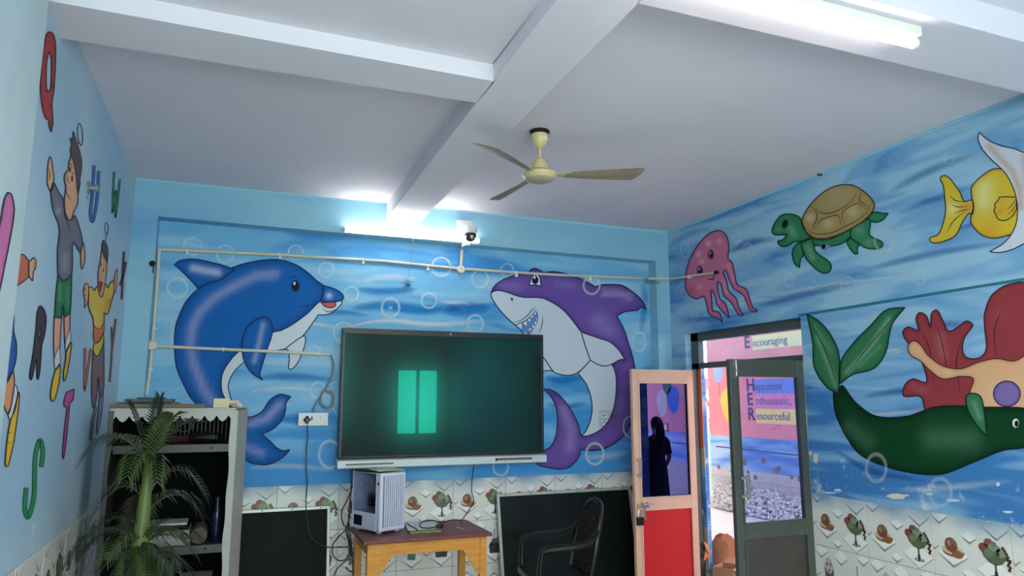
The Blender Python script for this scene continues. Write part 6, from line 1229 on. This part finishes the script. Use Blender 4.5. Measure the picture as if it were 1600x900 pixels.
m.ball((0, 0, 0.2), 0.17, 14, 10, sq=(0.95, 0.8, 1.15)); m.v = [tuple(np.array(v) * (1 + 0.06 * math.sin(40 * v[0] + 33 * v[1]) * (v[2] > 0.05))) for v in m.v]
o = solo('paper_sack', 'rounded crumpled brown sack on the bright paving outside', 'sack', m, mat('brown_sack', (150, 96, 62), 0.8, var=0.15, scale=9)); o.location = (q3[0], q3[1], 0.001)

# ------------------------------------------------------------------ woman standing in the yard (seen mirrored in the cream leaf)
M_skin = mat('brown_skin', (156, 108, 84), 0.5); M_dress = mat('dark_navy_dress', (22, 24, 44), 0.8); M_hair = mat('black_hair', (16, 13, 14), 0.4)
def skinned(name, verts, edges, rad, m, parent=None, sub=2):
    me = bpy.data.meshes.new(name); me.from_pydata([Vector(v) for v in verts], edges, []); me.update()
    o = bpy.data.objects.new(name, me); COL.objects.link(o); o.modifiers.new('skin', 'SKIN')
    for i, r in enumerate(rad): me.skin_vertices[0].data[i].radius = r if hasattr(r, '__len__') else (r, r)
    me.skin_vertices[0].data[0].use_root = True
    s = o.modifiers.new('sub', 'SUBSURF'); s.levels = sub; s.render_levels = sub
    me.materials.append(m)
    if parent: o.parent = parent
    return o
HS = 1.42 / 1.62
V, E_, Rr = [], [], []
def jv(p, r, prev=None):
    V.append((p[0] * HS, p[1] * HS, p[2] * HS)); Rr.append(tuple(x * HS for x in r) if hasattr(r, '__len__') else r * HS)
    if prev is not None: E_.append((prev, len(V) - 1))
    return len(V) - 1
pel = jv((0, 0, 0.90), (0.13, 0.10)); wst = jv((0, 0, 1.05), (0.11, 0.085), pel); chs = jv((0, 0.0, 1.22), (0.135, 0.095), wst); nkb = jv((0, 0, 1.34), (0.07, 0.06), chs); nk = jv((0, -0.005, 1.40), 0.045, nkb); hd0 = jv((0, -0.015, 1.47), (0.066, 0.078), nk); hd1 = jv((0, -0.012, 1.55), (0.07, 0.085), hd0); jv((0, -0.005, 1.60), (0.045, 0.055), hd1)
for s in (-1, 1):
    sh = jv((0.15 * s, 0, 1.31), 0.05, nkb); el = jv((0.20 * s, 0.03, 1.05), 0.037, sh); wr = jv((0.17 * s, -0.08, 0.86), 0.024, el); pa = jv((0.165 * s, -0.11, 0.80), (0.03, 0.018), wr)
    for k, (fx_, ln) in enumerate(((-0.024, 0.06), (-0.008, 0.072), (0.008, 0.068), (0.024, 0.052))):
        f1 = jv((0.165 * s + fx_, -0.125, 0.765), 0.0085, pa); jv((0.165 * s + fx_, -0.118, 0.765 - ln), 0.007, f1)
    t1 = jv((0.165 * s - 0.035 * s, -0.13, 0.79), 0.009, pa); jv((0.165 * s - 0.045 * s, -0.14, 0.755), 0.0075, t1)
    hp = jv((0.085 * s, 0, 0.83), 0.085, pel); kn = jv((0.09 * s, -0.01, 0.46), 0.055, hp); an = jv((0.09 * s, 0.01, 0.09), 0.034, kn); jv((0.09 * s, -0.06, 0.035), (0.036, 0.028), an); 
wm = skinned('person', V, E_, Rr, M_skin); wm.location = (5.18, 2.60, 0.002)
wm['label'] = 'woman in dark dress with long black hair standing outside, mirrored in the dark pane'; wm['category'] = 'person'
S = lambda *p: tuple(x * HS for x in p)
dr_ = MB().lathe([(0.20 * HS, 0.14 * HS), (0.19 * HS, 0.5 * HS), (0.165 * HS, 0.86 * HS), (0.13 * HS, 1.05 * HS), (0.155 * HS, 1.2 * HS), (0.15 * HS, 1.27 * HS), (0.09 * HS, 1.30 * HS)], (0, 0, 0), 24); dr_.v = [(x, y * 0.78, z) for x, y, z in dr_.v]
lpart('dress', dr_, M_dress, wm)
for s in (-1, 1): lpart('sleeve', MB().tube([S(0.12 * s, 0, 1.32), S(0.16 * s, 0.005, 1.28), S(0.195 * s, 0.025, 1.10)], [0.06 * HS, 0.062 * HS, 0.052 * HS], 10), M_dress, wm)
hr = MB().ball(S(0, 0.012, 1.555), 0.098 * HS, 16, 10, sq=(0.92, 1.0, 1.0)); hr.v = [(x, y if y > -0.03 else -0.03, z) for x, y, z in hr.v]
hr.tube([S(0, 0.075, 1.55), S(0.0, 0.10, 1.42), S(0.01, 0.11, 1.28), S(0.015, 0.10, 1.14)], [0.07 * HS, 0.075 * HS, 0.06 * HS, 0.02 * HS], 10)
lpart('hair', hr, M_hair, wm)
for s in (-1, 1):
    lpart('eye', MB().ball(S(0.026 * s, -0.088, 1.525), 0.011, 8, 6), M_white, wm); lpart('ear', MB().ball(S(0.072 * s, 0.0, 1.515), 0.018, 8, 6, sq=(0.4, 0.8, 1.3)), M_skin, wm)
lpart('nose', MB().ball(S(0, -0.10, 1.50), 0.013, 8, 6, sq=(0.8, 1, 1.3)), M_skin, wm); lpart('mouth', MB().ball(S(0, -0.088, 1.465), 0.018, 8, 6, sq=(1.2, 0.5, 0.4)), mat('lips', (120, 62, 60), 0.5), wm)

# repeats share a group
for base, grp in (('chalkboard', 'chalkboards leaning on the back wall'), ('tube_lamp', 'lit tube lamps'), ('door_leaf', 'leaves of the double door'), ('plank', 'planks on the rack top'), ('conduit', 'cream plastic conduits'), ('cardboard_carton', 'cartons outside the door'), ('newspaper_stack', 'newspapers on the rack shelf')):
    for o in bpy.data.objects:
        if o.name.split('.')[0] == base and o.parent is None: o['group'] = grp
